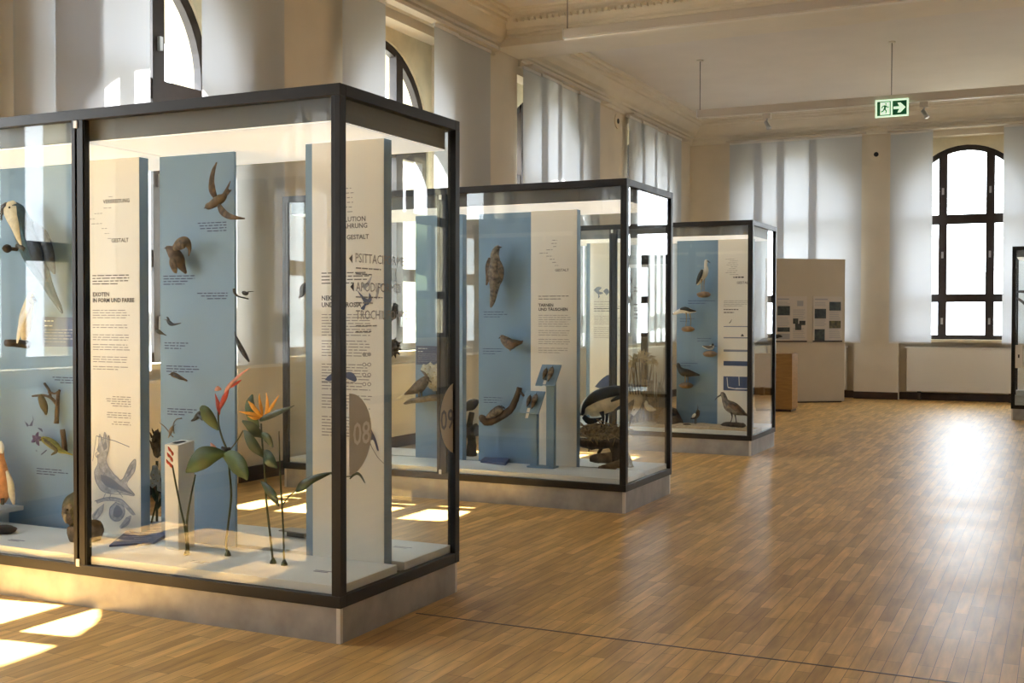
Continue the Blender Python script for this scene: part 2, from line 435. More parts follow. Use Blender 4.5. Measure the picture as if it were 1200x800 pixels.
st('trim_9', dn, M['cornice'])
# radiator covers in the niches
def cover(side, c, label):
    P = maps[side]; w = 1.02
    o = MB(); slab(o, P, c-w, c+w, .04, DN-.03, .17, .98)
    r = empty('radiator_cover', P(c, DN, 0), label, 'radiator cover', 'radiator covers under the windows')
    o.build('cover_panel', M['white_paint'], r, bevel=.006)
    k = MB(); slab(k, P, c-w-.03, c+w+.03, .03, DN-.02, .98, 1.01); k.build('top_board', M['white_paint'], r, bevel=.004)
    for s in (-1, 1):
        f = MB(); slab(f, P, c+s*.8-.03, c+s*.8+.03, .08, DN-.05, 0, .17); f.build('foot', M['base'], r)
names = {-.9: 'behind the photographer', 3.23: 'nearest the photographer', 7.44: 'behind the macaw display case', 11.52: 'behind the display case with the stork', 15.86: 'behind the display case of wading birds', 20.4: 'nearest the far corner'}
for c in LW[1:]: cover('left', c, f'cream radiator cover in the left wall niche {names[c]}')
cover('far', FW[0], 'cream radiator cover in the far niche behind the leaning information board')
cover('far', FW[1], 'cream radiator cover under the bare arched far window beside the info board')
# ------------------------------------------------------------------ blinds: fabric panels hung from ceiling rails
BLT, BLB = 5.03, 1.10
def blind(side, t0, t1, layer, label, group, zb=BLB):
    P = maps[side]; d = -.10-.03*layer
    r = empty('panel_blind', P((t0+t1)/2, d, zb), label, 'blind', group)
    b = MB(); N = 10; ph = random.uniform(0, 6)
    for i in range(N+1):
        t = t0+(t1-t0)*i/N; w = .0015*math.sin(i*.8+ph)
        b.v += [P(t, d+w, zb), P(t, d, BLT)]
    for i in range(N): b.face([2*i, 2*i+2, 2*i+3, 2*i+1], None, True)
    b.build('fabric', M['curtain'], r)
    k = MB(); slab(k, P, t0, t1, d-.008, d+.008, zb-.025, zb+.005); k.build('weight_bar', M['edge'], r)
    k = MB(); slab(k, P, t0, t1, d-.012, d+.012, BLT, BLT+.04); k.build('carrier', M['edge'], r)
def rail(side, t0, t1, label):
    P = maps[side]; b = MB(); slab(b, P, t0, t1, -.20, -.06, 5.075, 5.105)
    tag(b.build('blind_rail', M['lum'], None, P((t0+t1)/2, -.12, 5.08)), label, 'rail', 'blind rails along the walls')
GL = 'white panel blinds along the left wall'
L_ = [  # t0, t1, layer, label
 (5.99, 6.83, 0, 'white panel blind at the far left edge of the photo, above the macaw case'),
 (6.35, 7.34, 1, 'sunlit white panel blind whose edge borders the first dark arched window'),
 (8.01, 9.2, 0, 'white panel blind just right of the first dark arched window'),
 (10.2, 11.05, 0, 'white panel blind just left of the dark quarter arch of the second window'),
 (12.10, 12.70, 1, 'narrow white panel blind right of the second dark arched window'),
 (12.60, 13.66, 0, 'white panel blind hanging over the pier just left of the ceiling beam'),
 (14.68, 15.5, 0, 'first white panel blind right of the ceiling beam, on the left wall'),
 (15.25, 16.0, 1, 'second white panel blind right of the ceiling beam, on the left wall'),
 (15.85, 16.85, 0, 'third white panel blind right of the ceiling beam, on the left wall'),
 (16.7, 17.57, 1, 'wide white panel blind left of the pier with the round speaker, left wall'),
 (19.03, 19.85, 0, 'white panel blind right of the pier with the round speaker, left wall'),
 (19.66, 20.5, 1, 'second white panel blind after the speaker pier on the left wall'),
 (20.35, 21.25, 0, 'third white panel blind after the speaker pier on the left wall'),
 (21.1, 21.98, 1, 'last white panel blind on the left wall, next to the room corner')]
for t0, t1, l, lab in L_: blind('left', t0, t1, l, lab, GL)
for a, b_ in ((1.9, 4.6), (5.8, 8.9), (10.2, 13.75), (14.78, 17.9), (19.0, 22.4)): pass
rail('left', 5.9, 9.3, 'pale blind rail on the left wall above the macaw display case')
rail('left', 10.2, 13.75, 'pale blind rail on the left wall just before the ceiling beam')
rail('left', 14.78, 17.9, 'pale blind rail on the left wall just after the ceiling beam')
rail('left', 19.0, 22.4, 'pale blind rail on the left wall next to the far corner')
F_ = [(-6.10, -5.42, 0, 'leftmost white panel blind on the far wall, beside the room corner'), (-5.60, -5.00, 1, 'second white panel blind from the corner on the far wall'),
      (-5.14, -4.36, 0, 'third white panel blind from the corner on the far wall, above the info board'), (-4.52, -3.52, 1, 'white panel blind on the far wall left of the pier with the round speaker'),
      (-3.0, -2.24, 0, 'single white panel blind left of the bare arched window on the far wall'), (-1.02, -.25, 0, 'white panel blind right of the bare arched window, above the cabinet at the edge')]
for t0, t1, l, lab in F_: blind('far', t0, t1, l, lab, 'white panel blinds on the far wall')
rail('far', -6.15, -3.45, 'pale blind rail on the far wall above the info board')
rail('far', -3.05, -.2, 'pale blind rail on the far wall above the bare arched window')
for a, k in ((-1.2, 0), (-.55, 1), (.1, 0), (.7, 1)):
    blind('left', -.9+a, -.9+a+.72, k, 'white panel blind on the left wall behind the photographer', 'blinds behind the photographer')
    blind('left', -4.9+a, -4.9+a+.72, k, 'white panel blind on the left wall behind the photographer', 'blinds behind the photographer')
for c in RW[:-1]:
    for k, a in enumerate((-1.3, -.62, .05, .7)):
        blind('right', c+a, c+a+.78, k % 2, 'white panel blind on the right-hand wall outside the picture', 'blinds on the right-hand wall')
for c in BW:
    for k, a in enumerate((-1.3, -.66, -.02, .62)):
        blind('back', c+a, c+a+.72, k % 2, 'white panel blind on the wall behind the photographer', 'blinds behind the photographer')
# ------------------------------------------------------------------ things on walls and ceiling
def speaker(side, t, z, label):
    P = maps[side]; d = .0
    r = empty('wall_speaker', P(t, 0, z), label, 'speaker', 'round wall speakers on the piers')
    for nm, rr, a, e, m in (('ring', .13, -.02, 0, 'wall'), ('cone', .045, -.028, -.018, 'gap')):
        b = MB(); N = 20
        b.hexa
        n = len(b.v)
        for dd in (a, e):
            b.v += [P(t+rr*math.cos(2*PI*i/N), dd, z+rr*math.sin(2*PI*i/N)) for i in range(N)]
        b.face(list(range(N))); b.face(list(range(2*N-1, N-1, -1)))
        for i in range(N): b.face([i, (i+1) % N, N+(i+1) % N, N+i])
        b.build(nm, M[m], r)
q = at(723, 142, X=XL); speaker('left', q.y, q.z, 'small round speaker with black cone high on the left-wall pier')
q = at(1027, 181, Y=YF); speaker('far', q.x, q.z, 'small round speaker with black cone high on the far-wall pier')
def luminaire(Y, z0, z1, xl, xr, wires, label):
    r = empty('pendant_luminaire', (xl, Y, z0), label, 'light', 'long pendant luminaires under the ceiling')
    bx(xl, xr, Y-.05, Y+.05, z0+.02, z1).build('housing', M['lum'], r, bevel=.008)
    bx(xl+.01, xr-.01, Y-.04, Y+.04, z0+.004, z0+.02).build('diffuser', M['white_paint'], r)
    bx(xl-.012, xl, Y-.052, Y+.052, z0+.01, z1+.005).build('end_cap', M['edge'], r)
    for x in wires:
        MB().tube([(x, Y, z1), (x, Y, ZC-.02)], .006, M['wire'], 1).build('suspension_wire', None, r)
        MB().loft([(x, Y, ZC-.02, .05, .05), (x, Y, ZC, .05, .05)], M['white_paint'], 1, 16, up=(0, 1, 0)).build('ceiling_rose', None, r)
a = at(662, 46, Y=12.0); b_ = at(974, 10, Y=12.0)
luminaire(12.0, a.z-.01, a.z+.105, a.x, 4.0, (a.x+.03, b_.x, 1.2, 3.9), 'long pale pendant luminaire in front of the ceiling beam, nearer one')
a = at(818, 132, Y=17.5); b_ = at(1045, 80, Y=17.5)
z2 = at(1045, 120, Y=17.5).z
luminaire(17.5, z2-.03, z2+.10, a.x, 3.6, (a.x+.03, b_.x, .4, 3.0), 'long pale pendant luminaire behind the beam carrying the exit sign and spotlights')
def spot(u, v, label):
    p = at(u, v, Y=17.5); z = z2-.03
    r = empty('track_spotlight', (p.x, 17.5, z-.12), label, 'spotlight', 'small spotlights under the far luminaire')
    bx(p.x-.06, p.x+.06, 17.46, 17.54, z-.075, z+.0).build('adapter', M['lum'], r, bevel=.005)
    MB().tube([(p.x+.0, 17.5, z-.075), (p.x+.0, 17.5, z-.12)], .012, M['chrome']).build('stem', None, r)
    MB().loft([(p.x-.02, 17.5, z-.12, .028, .028), (p.x+.03, 17.46, z-.20, .03, .03), (p.x+.04, 17.45, z-.23, .04, .04)], M['chrome'], 1, 12).build('lamp_head', None, r)
spot(899, 130, 'small spotlight under the far luminaire, left of the green exit sign')
spot(1083, 122, 'small spotlight under the far luminaire, right of the green exit sign')
# exit sign
a = at(1027, 119, Y=17.44); c = at(1064, 135.5, Y=17.44)
r = empty('exit_sign', ((a.x+c.x)/2, 17.46, c.z), 'lit green exit sign with running man and arrow hanging from the far luminaire', 'sign')
sx, sz, sw, sh = a.x, c.z, c.x-a.x, at(1027, 119, Y=17.44).z-c.z
sh = max(sh, .22)
bx(sx-.01, sx+sw+.01, 17.395, 17.435, sz-.005, sz+sh+.012).build('sign_body', M['greenl'], r, bevel=.004)
for i_ in (0, 1):
    MB().tube([(sx+sw*(.2+.6*i_), 17.44, sz+sh-.02), (sx+sw*(.2+.6*i_), 17.435, z2+.02)], .006, M['wire'], 1).build('hanger', None, r)
g = MB()
def sq(u0, u1, v0, v1, Y, b): b.poly([(sx+u0*sw, Y, sz+v0*sh), (sx+u1*sw, Y, sz+v0*sh), (sx+u1*sw, Y, sz+v1*sh), (sx+u0*sw, Y, sz+v1*sh)])
sq(.04, .47, .07, .93, 17.392, g); sq(.53, .97, .07, .93, 17.392, g)
g.build('green_field', M['green'], r)
w = MB(); sq(.14, .44, .12, .88, 17.39, w)
ar = [(.56, .42), (.74, .42), (.68, .2), (.78, .2), (.94, .5), (.78, .8), (.68, .8), (.74, .58), (.56, .58)]
w.poly([(sx+u*sw, 17.39, sz+v*sh) for u, v in ar]); w.build('white_symbol', M['greenl'], r)
k = MB()
def S(u, v, Y=17.388): return (sx+u*sw, Y, sz+v*sh)
k.poly([S(.32+.02*math.cos(t*PI/5), .77+.05*math.sin(t*PI/5)) for t in range(10)])
for pl in ([(.27, .70), (.34, .68), (.31, .45), (.25, .47)], [(.27, .70), (.20, .64), (.17, .52), (.195, .51), (.225, .60), (.28, .63)], [(.33, .68), (.37, .60), (.42, .60), (.42, .56), (.36, .55), (.32, .60)],
           [(.25, .48), (.31, .46), (.35, .35), (.33, .20), (.305, .20), (.315, .34)], [(.25, .48), (.29, .46), (.23, .30), (.16, .28), (.16, .33), (.21, .35)]):
    k.poly([S(u, v) for u, v in pl])
k.build('running_figure', M['green'], r)
# ------------------------------------------------------------------ information board, amber box, outdoors
a = at(924, 472, Z=0); c = at(989.5, 471, Z=0); d = (c-a); d.z = 0; d.normalize(); nrm = Vector((d.y, -d.x, 0))
top = 1.55+(a.length)*(372-304)/F*1.0
wl = a-d*.42; wr = c
r = empty('information_board', ((wl+wr)/2).to_tuple(), 'tall beige standing information board with two posters of small photos', 'board')
def B(s, t, z): p = wl+(wr-wl)*s+nrm*t; return (p.x, p.y, z)
bd = MB(); bd.hexa([B(0, 0, .02), B(1, 0, .02), B(1, -.12, .02), B(0, -.12, .02)], [B(0, 0, top), B(1, 0, top), B(1, -.12, top), B(0, -.12, top)])
bd.build('board_body', M['board'], r, bevel=.01)
ft = MB(); ft.hexa([B(.03, -.02, 0), B(.97, -.02, 0), B(.97, -.10, 0), B(.03, -.10, 0)], [B(.03, -.02, .02), B(.97, -.02, .02), B(.97, -.10, .02), B(.03, -.10, .02)])
ft.build('foot_strip', M['base'], r)
W = (wr-wl).length
z0 = 1.55-(396.5-371)*a.length/F; z1 = 1.55+(371-346)*a.length/F
hz = z1-z0
def poster(s0, s1, lab, ph):
    p = empty('poster', B((s0+s1)/2, .012, z0), lab, 'poster', 'posters on the information board')
    m = MB(); m.hexa([B(s0, .001, z0), B(s1, .001, z0), B(s1, .012, z0), B(s0, .012, z0)], [B(s0, .001, z1), B(s1, .001, z1), B(s1, .012, z1), B(s0, .012, z1)]); m.build('sheet', M['poster'], p)
    m = MB(); m.hexa([B(s0, .001, z0-.025), B(s1, .001, z0-.025), B(s1, .02, z0-.025), B(s0, .02, z0-.025)], [B(s0, .001, z0), B(s1, .001, z0), B(s1, .02, z0), B(s0, .02, z0)]); m.build('bottom_rail', M['base'], p)
    def R(x0, x1, y0, y1): 
        f = lambda x, y: B(s0+(s1-s0)*x, .0135, z1-hz*y)
        q = MB(); q.poly([f(x0, y1), f(x1, y1), f(x1, y0), f(x0, y0)]); return q
    for i, (x0, x1, y0, y1, mm) in enumerate(ph): R(x0, x1, y0, y1).build('photograph', M[mm], p)
    for (x0, x1, y0, n, h, g) in ((.05, .5, .05, 1, .03, .1), (.05, .45, .13, 3, .012, .035), (.05, .45, .48, 6, .012, .035), (.55, .95, .30, 7, .012, .035), (.55, .95, .72, 7, .012, .035)):
        t = MB()
        for k in range(n):
            f = lambda x, y: B(s0+(s1-s0)*x, .0132, z1-hz*y)
            y = y0+k*g; e = x1-random.uniform(0, .08)
            t.poly([f(x0, y+h), f(e, y+h), f(e, y), f(x0, y)])
        t.build('small_print', M['inkl'], p)
poster(.10, .50, 'left of the two posters on the beige information board, two columns of photos', [(.05, .45, .22, .43, 'photo'), (.05, .45, .70, .80, 'photo'), (.55, .72, .50, .62, 'photo'), (.75, .95, .55, .65, 'photo'), (.62, .82, .62, .76, 'photo'), (.68, .88, .10, .22, 'inkl'), (.05, .45, .84, .97, 'inkl')])
poster(.58, .96, 'right of the two posters on the beige information board, with larger dark photos', [(.05, .44, .28, .50, 'photo'), (.55, .95, .12, .32, 'photo'), (.55, .95, .55, .72, 'photo2'), (.05, .40, .74, 1.0, 'photo')])
a2 = at(913, 474.5, Z=0); a2 = a2*.93; a2.z = 0
r = empty('amber_plinth', (a2.x+.05, a2.y+.2, 0), 'amber wooden plinth standing in front of the beige information board', 'plinth')
zt = 1.55-(411.5-371)*a2.length/F
xr_ = at(928, 474, Y=a2.y).x
bx(xr_-.62, xr_, a2.y, a2.y+.45, .04, zt).build('body', M['box'], r, bevel=.006)
bx(xr_-.60, xr_-.02, a2.y+.02, a2.y+.43, 0, .04).build('recessed_foot', M['base'], r)
r2 = empty('bronze_bird_figure', (xr_-.45, a2.y+.2, zt), 'small black curved bird figure standing on the amber plinth', 'figure')
MB().loft([(xr_-.17-.5, a2.y+.2, zt+.14, .02), (xr_-.17-.38, a2.y+.2, zt+.18, .06), (xr_-.17-.26, a2.y+.2, zt+.2, .07), (xr_-.17-.18, a2.y+.2, zt+.27, .045), (xr_-.17-.10, a2.y+.2, zt+.29, .03), (xr_-.17-.04, a2.y+.2, zt+.28, .01)], M['black']).build('body', None, r2)
for s in (0, .07): MB().tube([(xr_-.17-.3+s, a2.y+.2, zt+.16), (xr_-.17-.29+s, a2.y+.2, zt)], .01, M['leg']).build('leg', None, r2)
# outdoors: what the windows look out on
st('ground', bx(-60, 60, -40, 90, -4.2, -4.0), M['ground'])
def house(x0, x1, y0, y1, h, label):
    r = empty('building', ((x0+x1)/2, (y0+y1)/2, -4), label, 'building', 'pale houses outside the windows')
    bx(x0, x1, y0, y1, -4, h).build('walls', M['facade'], r)
    MB().prism([(x0-.3, h), (x1+.3, h), ((x0+x1)/2, h+2.5)], 'y', y0-.3, y1+.3).build('roof', M['facade'], r)
    for i in range(3):
        for j in range(2):
            x = x0+(x1-x0)*(.2+.3*i)
            bx(x-.5, x+.5, y0-.05, y0+.02, h-5+2.6*j, h-3.6+2.6*j).build('window', M['engr'], r)
house(-9, -3.2, 48, 56, 3.4, 'pale house with roof seen through the bare arched far window')
house(17.5, 26, 27.5, 36, 4.5, 'pale house outside the right-hand wall windows')
def tree(x, y, h, rr, label):
    r = empty('tree', (x, y, -4), label, 'tree', 'trees outside the windows')
    MB().tube([(x, y, -4), (x+.1, y, -1), (x, y+.1, h*.5)], [.25, .2, .1], M['bark']).build('trunk', None, r)
    b = MB()
    for i in range(26):
        t = random.uniform(0, 6.28); q = random.uniform(0, 1)**.6*rr; z = h*.35+random.uniform(-.4, .6)*h*.6
        b.ball((x+q*math.cos(t), y+q*math.sin(t), z), rr*.38, rr*.38, rr*.34, M['tree'], 9, 6, .12)
    b.build('crown', None, r)
for x, y, h, rr in ((13, 20, 4.5, 1.9), (13.2, 25.0, 5.5, 1.9), (11.5, 31, 5.5, 1.9), (13.5, 12.5, 5, 1.9)): tree(x, y, h, rr, 'leafy green tree outside the right-hand windows')
# ------------------------------------------------------------------ display cases
CW, CD, H, FB = 1.66, 1.188, 2.65, .172          # module width, depth, height, underside of the frame
DK = .27                                         # top of the white deck
def display_case(x0, y0, label):
    """x0, y0: front right corner of the frame"""
    xl, yb = x0-2*CW, y0+CD; xm = x0-CW
    r = empty('display_case', (x0-CW, y0+CD/2, 0), label, 'display case', 'glass display cases')
    bx(xl+.012, x0-.012, y0+.012, yb-.012, 0, FB).build('plinth', M['steel'], r)
    for x in (xl, x0):
        for y in (y0, yb):
            sx, sy = (1 if x == x0 else -1), (1 if y == yb else -1)
            xa, ya = x-sx*.011, y-sy*.011
            bx(*sorted((xa, xa-sx*.022)), *sorted((ya, ya-sy*.022)), .002, FB-.001).build('plinth_edge', M['edge'], r)
    def ring(z0, z1, t, name):
        b = MB(); b.box(xl, x0, y0, y0+t, z0, z1); b.box(xl, x0, yb-t, yb, z0, z1); b.box(xl, xl+t, y0+t, yb-t, z0, z1); b.box(x0-t, x0, y0+t, yb-t, z0, z1)
        return b.build(name, M['frame'], r, bevel=.003)
    ring(FB, FB+.056, .05, 'bottom_rail'); ring(H-.056, H, .05, 'top_rail')
    for x in (xl, x0):
        for y in (y0, yb):
            sx, sy = (1 if x == x0 else -1), (1 if y == yb else -1)
            b = MB(); b.box(*sorted((x, x-sx*.034)), *sorted((y, y-sy*.05)), FB+.056, H-.056); b.box(*sorted((x-sx*.036, x-sx*.055)), *sorted((y-sy*.004, y-sy*.04)), FB+.056, H-.056)
            p = b.build('corner_post', M['frame'], r, bevel=.002)
            bx(*sorted((x-sx*.034, x-sx*.037)), *sorted((y-sy*.006, y-sy*.03)), FB+.056, H-.056).build('shadow_gap', M['gap'], p)
    for y, s in ((y0, 1), (yb, -1)):
        b = MB(); b.box(xm-.048, xm-.022, *sorted((y, y+s*.045)), FB+.056, H-.056); b.box(xm-.008, xm+.034, *sorted((y, y+s*.045)), FB+.056, H-.056)
        p = b.build('mullion', M['frame'], r, bevel=.002)
        k = MB(); k.box(xm-.022, xm-.008, *sorted((y+s*.012, y+s*.04)), FB+.056, H-.056); k.box(xm+.034, xm+.041, *sorted((y+s*.006, y+s*.04)), FB+.056, H-.056); k.build('shadow_gap', M['gap'], p)
        for z in (FB+.058, H-.085): bx(xm-.027, xm-.003, *sorted((y-s*.006, y+s*.02)), z-.012, z+.026).build('door_clip', M['clip'], p)
    for x_a, x_b in ((xl+.05, xm-.045), (xm+.036, x0-.05)):
        for y in (y0+.018, yb-.022): bx(x_a, x_b, y, y+.006, FB+.05, H-.05).build('glass_pane', M['glass'], r)
    for x in (xl+.018, x0-.024): bx(x, x+.006, y0+.045, yb-.045, FB+.05, H-.05).build('glass_pane', M['glass'], r)
    for x_a, x_b in ((xl+.06, xm-.012), (xm+.012, x0-.06)):
        b = bx(x_a, x_b, y0+.06, yb-.06, 2.49, 2.63).build('light_box', M['fascia'], r, bevel=.003)
        bx(x_a+.004, x_b-.004, y0+.064, yb-.064, 2.482, 2.489).build('light_diffuser', M['diff'], b)
    bx(xl+.01, x0-.01, y0+.01, yb-.01, 2.632, 2.645).build('roof_sheet', M['frame'], r)
    b = MB(); b.box(xl+.035, x0-.035, y0+.035, y0+.57, FB+.01, DK); b.build('deck', M['deck'], r, bevel=.003)
    b = MB(); b.box(xl+.035, x0-.035, y0+.645, yb-.035, FB+.01, DK); b.build('deck', M['deck'], r, bevel=.003)
    bx(xl+.035, x0-.035, y0+.57, y0+.645, FB+.01, FB+.05).build('panel_slot', M['felt'], r)
    return r
CA, CB_, CC_, CD_ = (-3.069, 4.549), (-3.110, 8.596), (-3.146, 12.816), (-.72+3.32, 19.2)
display_case(*CA, 'largest nearest glass display case, with the macaw and exotic flowers')
display_case(*CB_, 'middle glass display case, with the stork on a driftwood nest')
display_case(*CC_, 'far glass display case of wading birds, beyond the stork case')
display_case(*CD_, 'glass display case cut off by the right edge of the photo')
ZT = 2.478
def panel(kind, xa, xb, Y, label, group, th=.075, margin=0):
    """upright display panel standing in the deck's slot; Y is its front face"""
    r = empty('display_board', ((xa+xb)/2, Y+th/2, FB+.05), label, 'panel', group)
    if kind == 'blue': bx(xa, xb, Y, Y+th, FB+.05, ZT).build('board', M['blue'], r)
    else:
        bx(xa, xb, Y+.003, Y+th, FB+.05, ZT).build('board', M['blue'], r)
        bx(xa+margin, xb-.002, Y, Y+.003, FB+.06, ZT).build('printed_face', M['white'], r)
    return r
def U(u, Y): return at(u, 400, Y=Y).x
def Zv(u, v, Y): return at(u, v, Y=Y).z
GB, GW = 'blue display panels in the cases', 'cream text panels in the cases'
# ---- case A panels
YA = CA[1]+.571; YAb = YA+.055
pL0 = panel('blue', -6.25, U(93, YAb), YAb, 'blue display panel behind the macaw at the left edge', GB, .018)
pL1 = panel('white', U(92, YA), U(164, YA), YA, 'cream text panel printed with a large crested cockatoo engraving', GW, .075, .02)
pB1 = panel('blue', U(188, YAb), U(275, YAb), YAb, 'blue display panel with the flying swift, behind the heliconia', GB, .018)
pR1 = panel('white', U(358, YA), U(450, YA), YA, 'cream text panel behind the corner post of the nearest case', GW, .075, .045)
# ---- case B panels
YBp = CB_[1]+.571; YBb = YBp+.05
pB2 = panel('blue', U(487, YBp), U(542, YBp), YBp, 'blue display panel behind the brown crested bird and white flowers', GB)
pB3 = panel('blue', U(561, YBb), U(624, YBb), YBb, 'blue display panel holding the long brown potoo, middle case', GB, .018)
pW2 = panel('white', U(622, YBp), U(676, YBp), YBp, 'cream text panel headed tarnen und täuschen', GW)
# ---- case C panels
YC = CC_[1]+.571; YCb = YC+.05
pW3 = panel('white', U(687, YC), U(731, YC), YC, 'cream text panel with dark fish-like silhouettes, seen through the stork case', GW, .075, .05)
pB4 = panel('blue', U(793, YCb), U(842, YCb), YCb, 'blue display panel with four wader perches, far case', GB, .018)
pW4 = panel('white', U(841, YC), U(882, YC), YC, 'cream text panel with blue water-depth bars behind the curlew', GW)
# ---- printing on case A
y = YA-.0012
def zz(v, u=130, Y=YA): return at(u, v, Y=Y).z
xa, xb = U(109, YA), U(153, YA)
text('VERBREITUNG', 'lettering', M['ink'], .032, (xb, y, zz(238)), 'y', pL1, 'RIGHT')
text('GESTALT', 'lettering', M['ink'], .033, (xb-.01, y, zz(284)), 'y', pL1, 'RIGHT')
for k, (o, w_) in enumerate(((.07, .05), (.02, .10), (-.07, .09), (-.12, .07), (-.10, .12), (0, .06), (.03, .05), (.06, .04))):
    bars('small_print', M['inkl'], pL1, xb-.22+o*.8, xb-.22+o*.8+w_, y, zz(230)-.030*k-(0 if k == 0 else .035), 1, .03, .007, rag=0)
bars('small_print', M['ink'], pL1, xa, xb, y, zz(322), 4, .0165, .010, rag=.06)
text('EXOTEN', 'lettering', M['ink'], .034, (xa, y, zz(347)), 'y', pL1, bold=.03)
text('IN FORM UND FARBE', 'lettering', M['ink'], .034, (xa, y, zz(354)), 'y', pL1, bold=.03)
bars('small_print', M['inkl'], pL1, xa, xb, y, zz(363), 25, .0145, .009, rag=.12, skip=(4, 5, 8, 9, 13, 17, 18, 22))
bars('small_print', M['inkl'], pL1, xa+.06, xb, y, zz(464), 13, .0135, .009, rag=.45, right=True, skip=(5, 6, 10))
# cockatoo engraving (a plain generic crested bird)
def E(*pl, n='engraving', m='engr', o=.0015): return flat(pl, n, M[m], pL1, YA, o)
def curve(pts, k=5): return [p[:2] for p in catmull([(u, v, 0) for u, v in pts], k)]
E(curve([(117, 531), (114, 527), (116, 521), (118, 514), (117, 508), (121, 514), (123, 506), (126, 513), (128, 510), (128, 523), (127, 531), (125, 540), (130, 552), (138, 558), (143, 562), (152, 545), (159, 538), (158, 551), (151, 562), (148, 567), (156, 576), (158, 580), (148, 579), (138, 577), (128, 578), (119, 574), (112, 564), (111, 553), (115, 543), (114, 536), (113, 534)]))
E(curve([(119, 516), (121, 521), (124, 517), (126, 524), (122, 528)]), curve([(118, 556), (126, 558), (138, 566), (147, 573), (154, 578), (140, 574), (126, 570), (119, 563)]), curve([(148, 560), (157, 543), (153, 556)]), m='engrd', o=.0022)
def seg(a, b, w): return [(a[0]-w, a[1]), (b[0]-w, b[1]), (b[0]+w, b[1]), (a[0]+w, a[1])]
E(*[seg((116+3*i, 545+4*i), (119+3.6*i, 553+4.2*i), .35) for i in range(8)], *[seg((119+3*i, 563+2*i), (124+3*i, 566+2*i), .35) for i in range(7)], m='engrd', o=.0025)
E(curve([(112, 586), (126, 582), (142, 584), (152, 594), (158, 602), (155, 603), (146, 594), (138, 588), (124, 587), (114, 590)]), curve([(136, 588), (144, 592), (147, 600), (143, 608), (134, 611), (128, 604), (129, 594)]), curve([(122, 590), (120, 600), (112, 610), (108, 604), (114, 596)]), curve([(108, 588), (104, 598), (100, 600), (102, 590)]), curve([(148, 606), (154, 604), (151, 614), (143, 619), (140, 617)]), m='engr')
E(curve([(137, 591), (142, 595), (144, 601), (139, 606), (133, 604), (134, 596)]), curve([(117, 594), (112, 604), (110, 603)]), seg((113, 511), (109, 540), .3), [(113, 510), (135, 516), (152, 523), (152, 524), (135, 517), (113, 511)], m='engrd', o=.0022)
def stroke(pts, w=.3, k=5):
    q = curve(pts, k); L, R = [], []
    for i in range(len(q)):
        a, b = q[max(0, i-1)], q[min(len(q)-1, i+1)]; d = math.hypot(b[0]-a[0], b[1]-a[1]) or 1
        nx, ny = -(b[1]-a[1])/d*w, (b[0]-a[0])/d*w
        L.append((q[i][0]+nx, q[i][1]+ny)); R.append((q[i][0]-nx, q[i][1]-ny))
    return [[L[i], L[i+1], R[i+1], R[i]] for i in range(len(q)-1)]
ln = []
for P in ([(114, 527), (116, 521), (117, 509), (121, 515), (123, 506), (126, 513), (128, 510), (128, 524), (125, 540), (132, 553), (143, 562), (152, 545), (159, 538), (158, 552), (149, 567), (158, 580), (146, 579), (128, 578), (117, 572), (111, 554), (115, 543), (114, 531)],
          [(115, 529), (112, 532), (114, 536)], [(118, 556), (130, 560), (146, 573), (157, 580)], [(122, 562), (134, 569), (150, 577)], [(151, 550), (156, 543)], [(149, 555), (158, 547)],
          [(124, 578), (122, 584), (127, 586)], [(130, 579), (129, 585), (134, 586)], [(111, 587), (126, 583), (142, 585), (153, 595), (159, 603)], [(136, 588), (145, 593), (146, 602), (140, 610), (131, 607), (129, 596), (136, 588)],
          [(122, 590), (120, 600), (111, 610)], [(108, 588), (104, 598), (100, 601)], [(148, 606), (152, 609), (142, 619)], [(119, 514), (122, 524)], [(124, 510), (124, 524)]):
    ln += stroke(P, .34)
E(*ln, m='engrd', o=.0028)
# swift panel captions, macaw panel captions
yb_ = YAb-.0012
for p, u0, u1, v, n in ((pB1, 232, 266, 261, 4), (pB1, 192, 232, 323, 4), (pB1, 231, 267, 343, 3), (pB1, 193, 226, 401, 3), (pB1, 195, 241, 428, 3), (pB1, 196, 233, 478, 3), (pL0, 55, 90, 441, 3), (pL0, 42, 84, 548, 3)):
    bars('caption', M['inkb'], p, U(u0, YAb), U(u1, YAb), yb_, Zv(u0, v, YAb), n, .0155, .011, rag=.3, right=u0 in (232, 231, 55))
# right panel
xa, xb = U(377, YA), U(436, YA)
text('EVOLUTION', 'lettering', M['ink'], .036, (U(429, YA), y, zz(259, 420)), 'y', pR1, 'RIGHT')
text('NAHRUNG', 'lettering', M['ink'], .036, (U(431, YA), y, zz(267, 420)), 'y', pR1, 'RIGHT')
text('GESTALT', 'lettering', M['ink'], .034, (U(432.5, YA), y, zz(280, 420)), 'y', pR1, 'RIGHT')
for k in range(6): bars('small_print', M['inkl'], pR1, U(403+2*(k % 3), YA), U(416+3*(k % 2), YA), y, zz(220+5.5*k, 410), 1, .03, .008, rag=0)
bars('small_print', M['ink'], pR1, xa, xb, y, zz(319, 400), 4, .018, .010, rag=.1)
text('NEKTAR', 'lettering', M['ink'], .034, (xa, y, zz(351.5, 400)), 'y', pR1, bold=.03)
text('UND AMBROSIA', 'lettering', M['ink'], .034, (xa, y, zz(359.5, 400)), 'y', pR1, bold=.03)
bars('small_print', M['inkl'], pR1, xa, xb, y, zz(368, 400), 24, .0155, .009, rag=.12, skip=(8, 15, 16))
bars('small_print', M['inkl'], pR1, xa, xb, y, zz(448, 400), 18, .0165, .009, rag=.2, skip=(3, 9, 10))
flat([curve([(400, 437), (412, 436), (418, 443), (416, 447), (406, 443)]), curve([(384, 441), (390, 437), (396, 438), (388, 446), (381, 445)])], 'wing_print', M['plate'], pR1, YA, .002)
ic = []
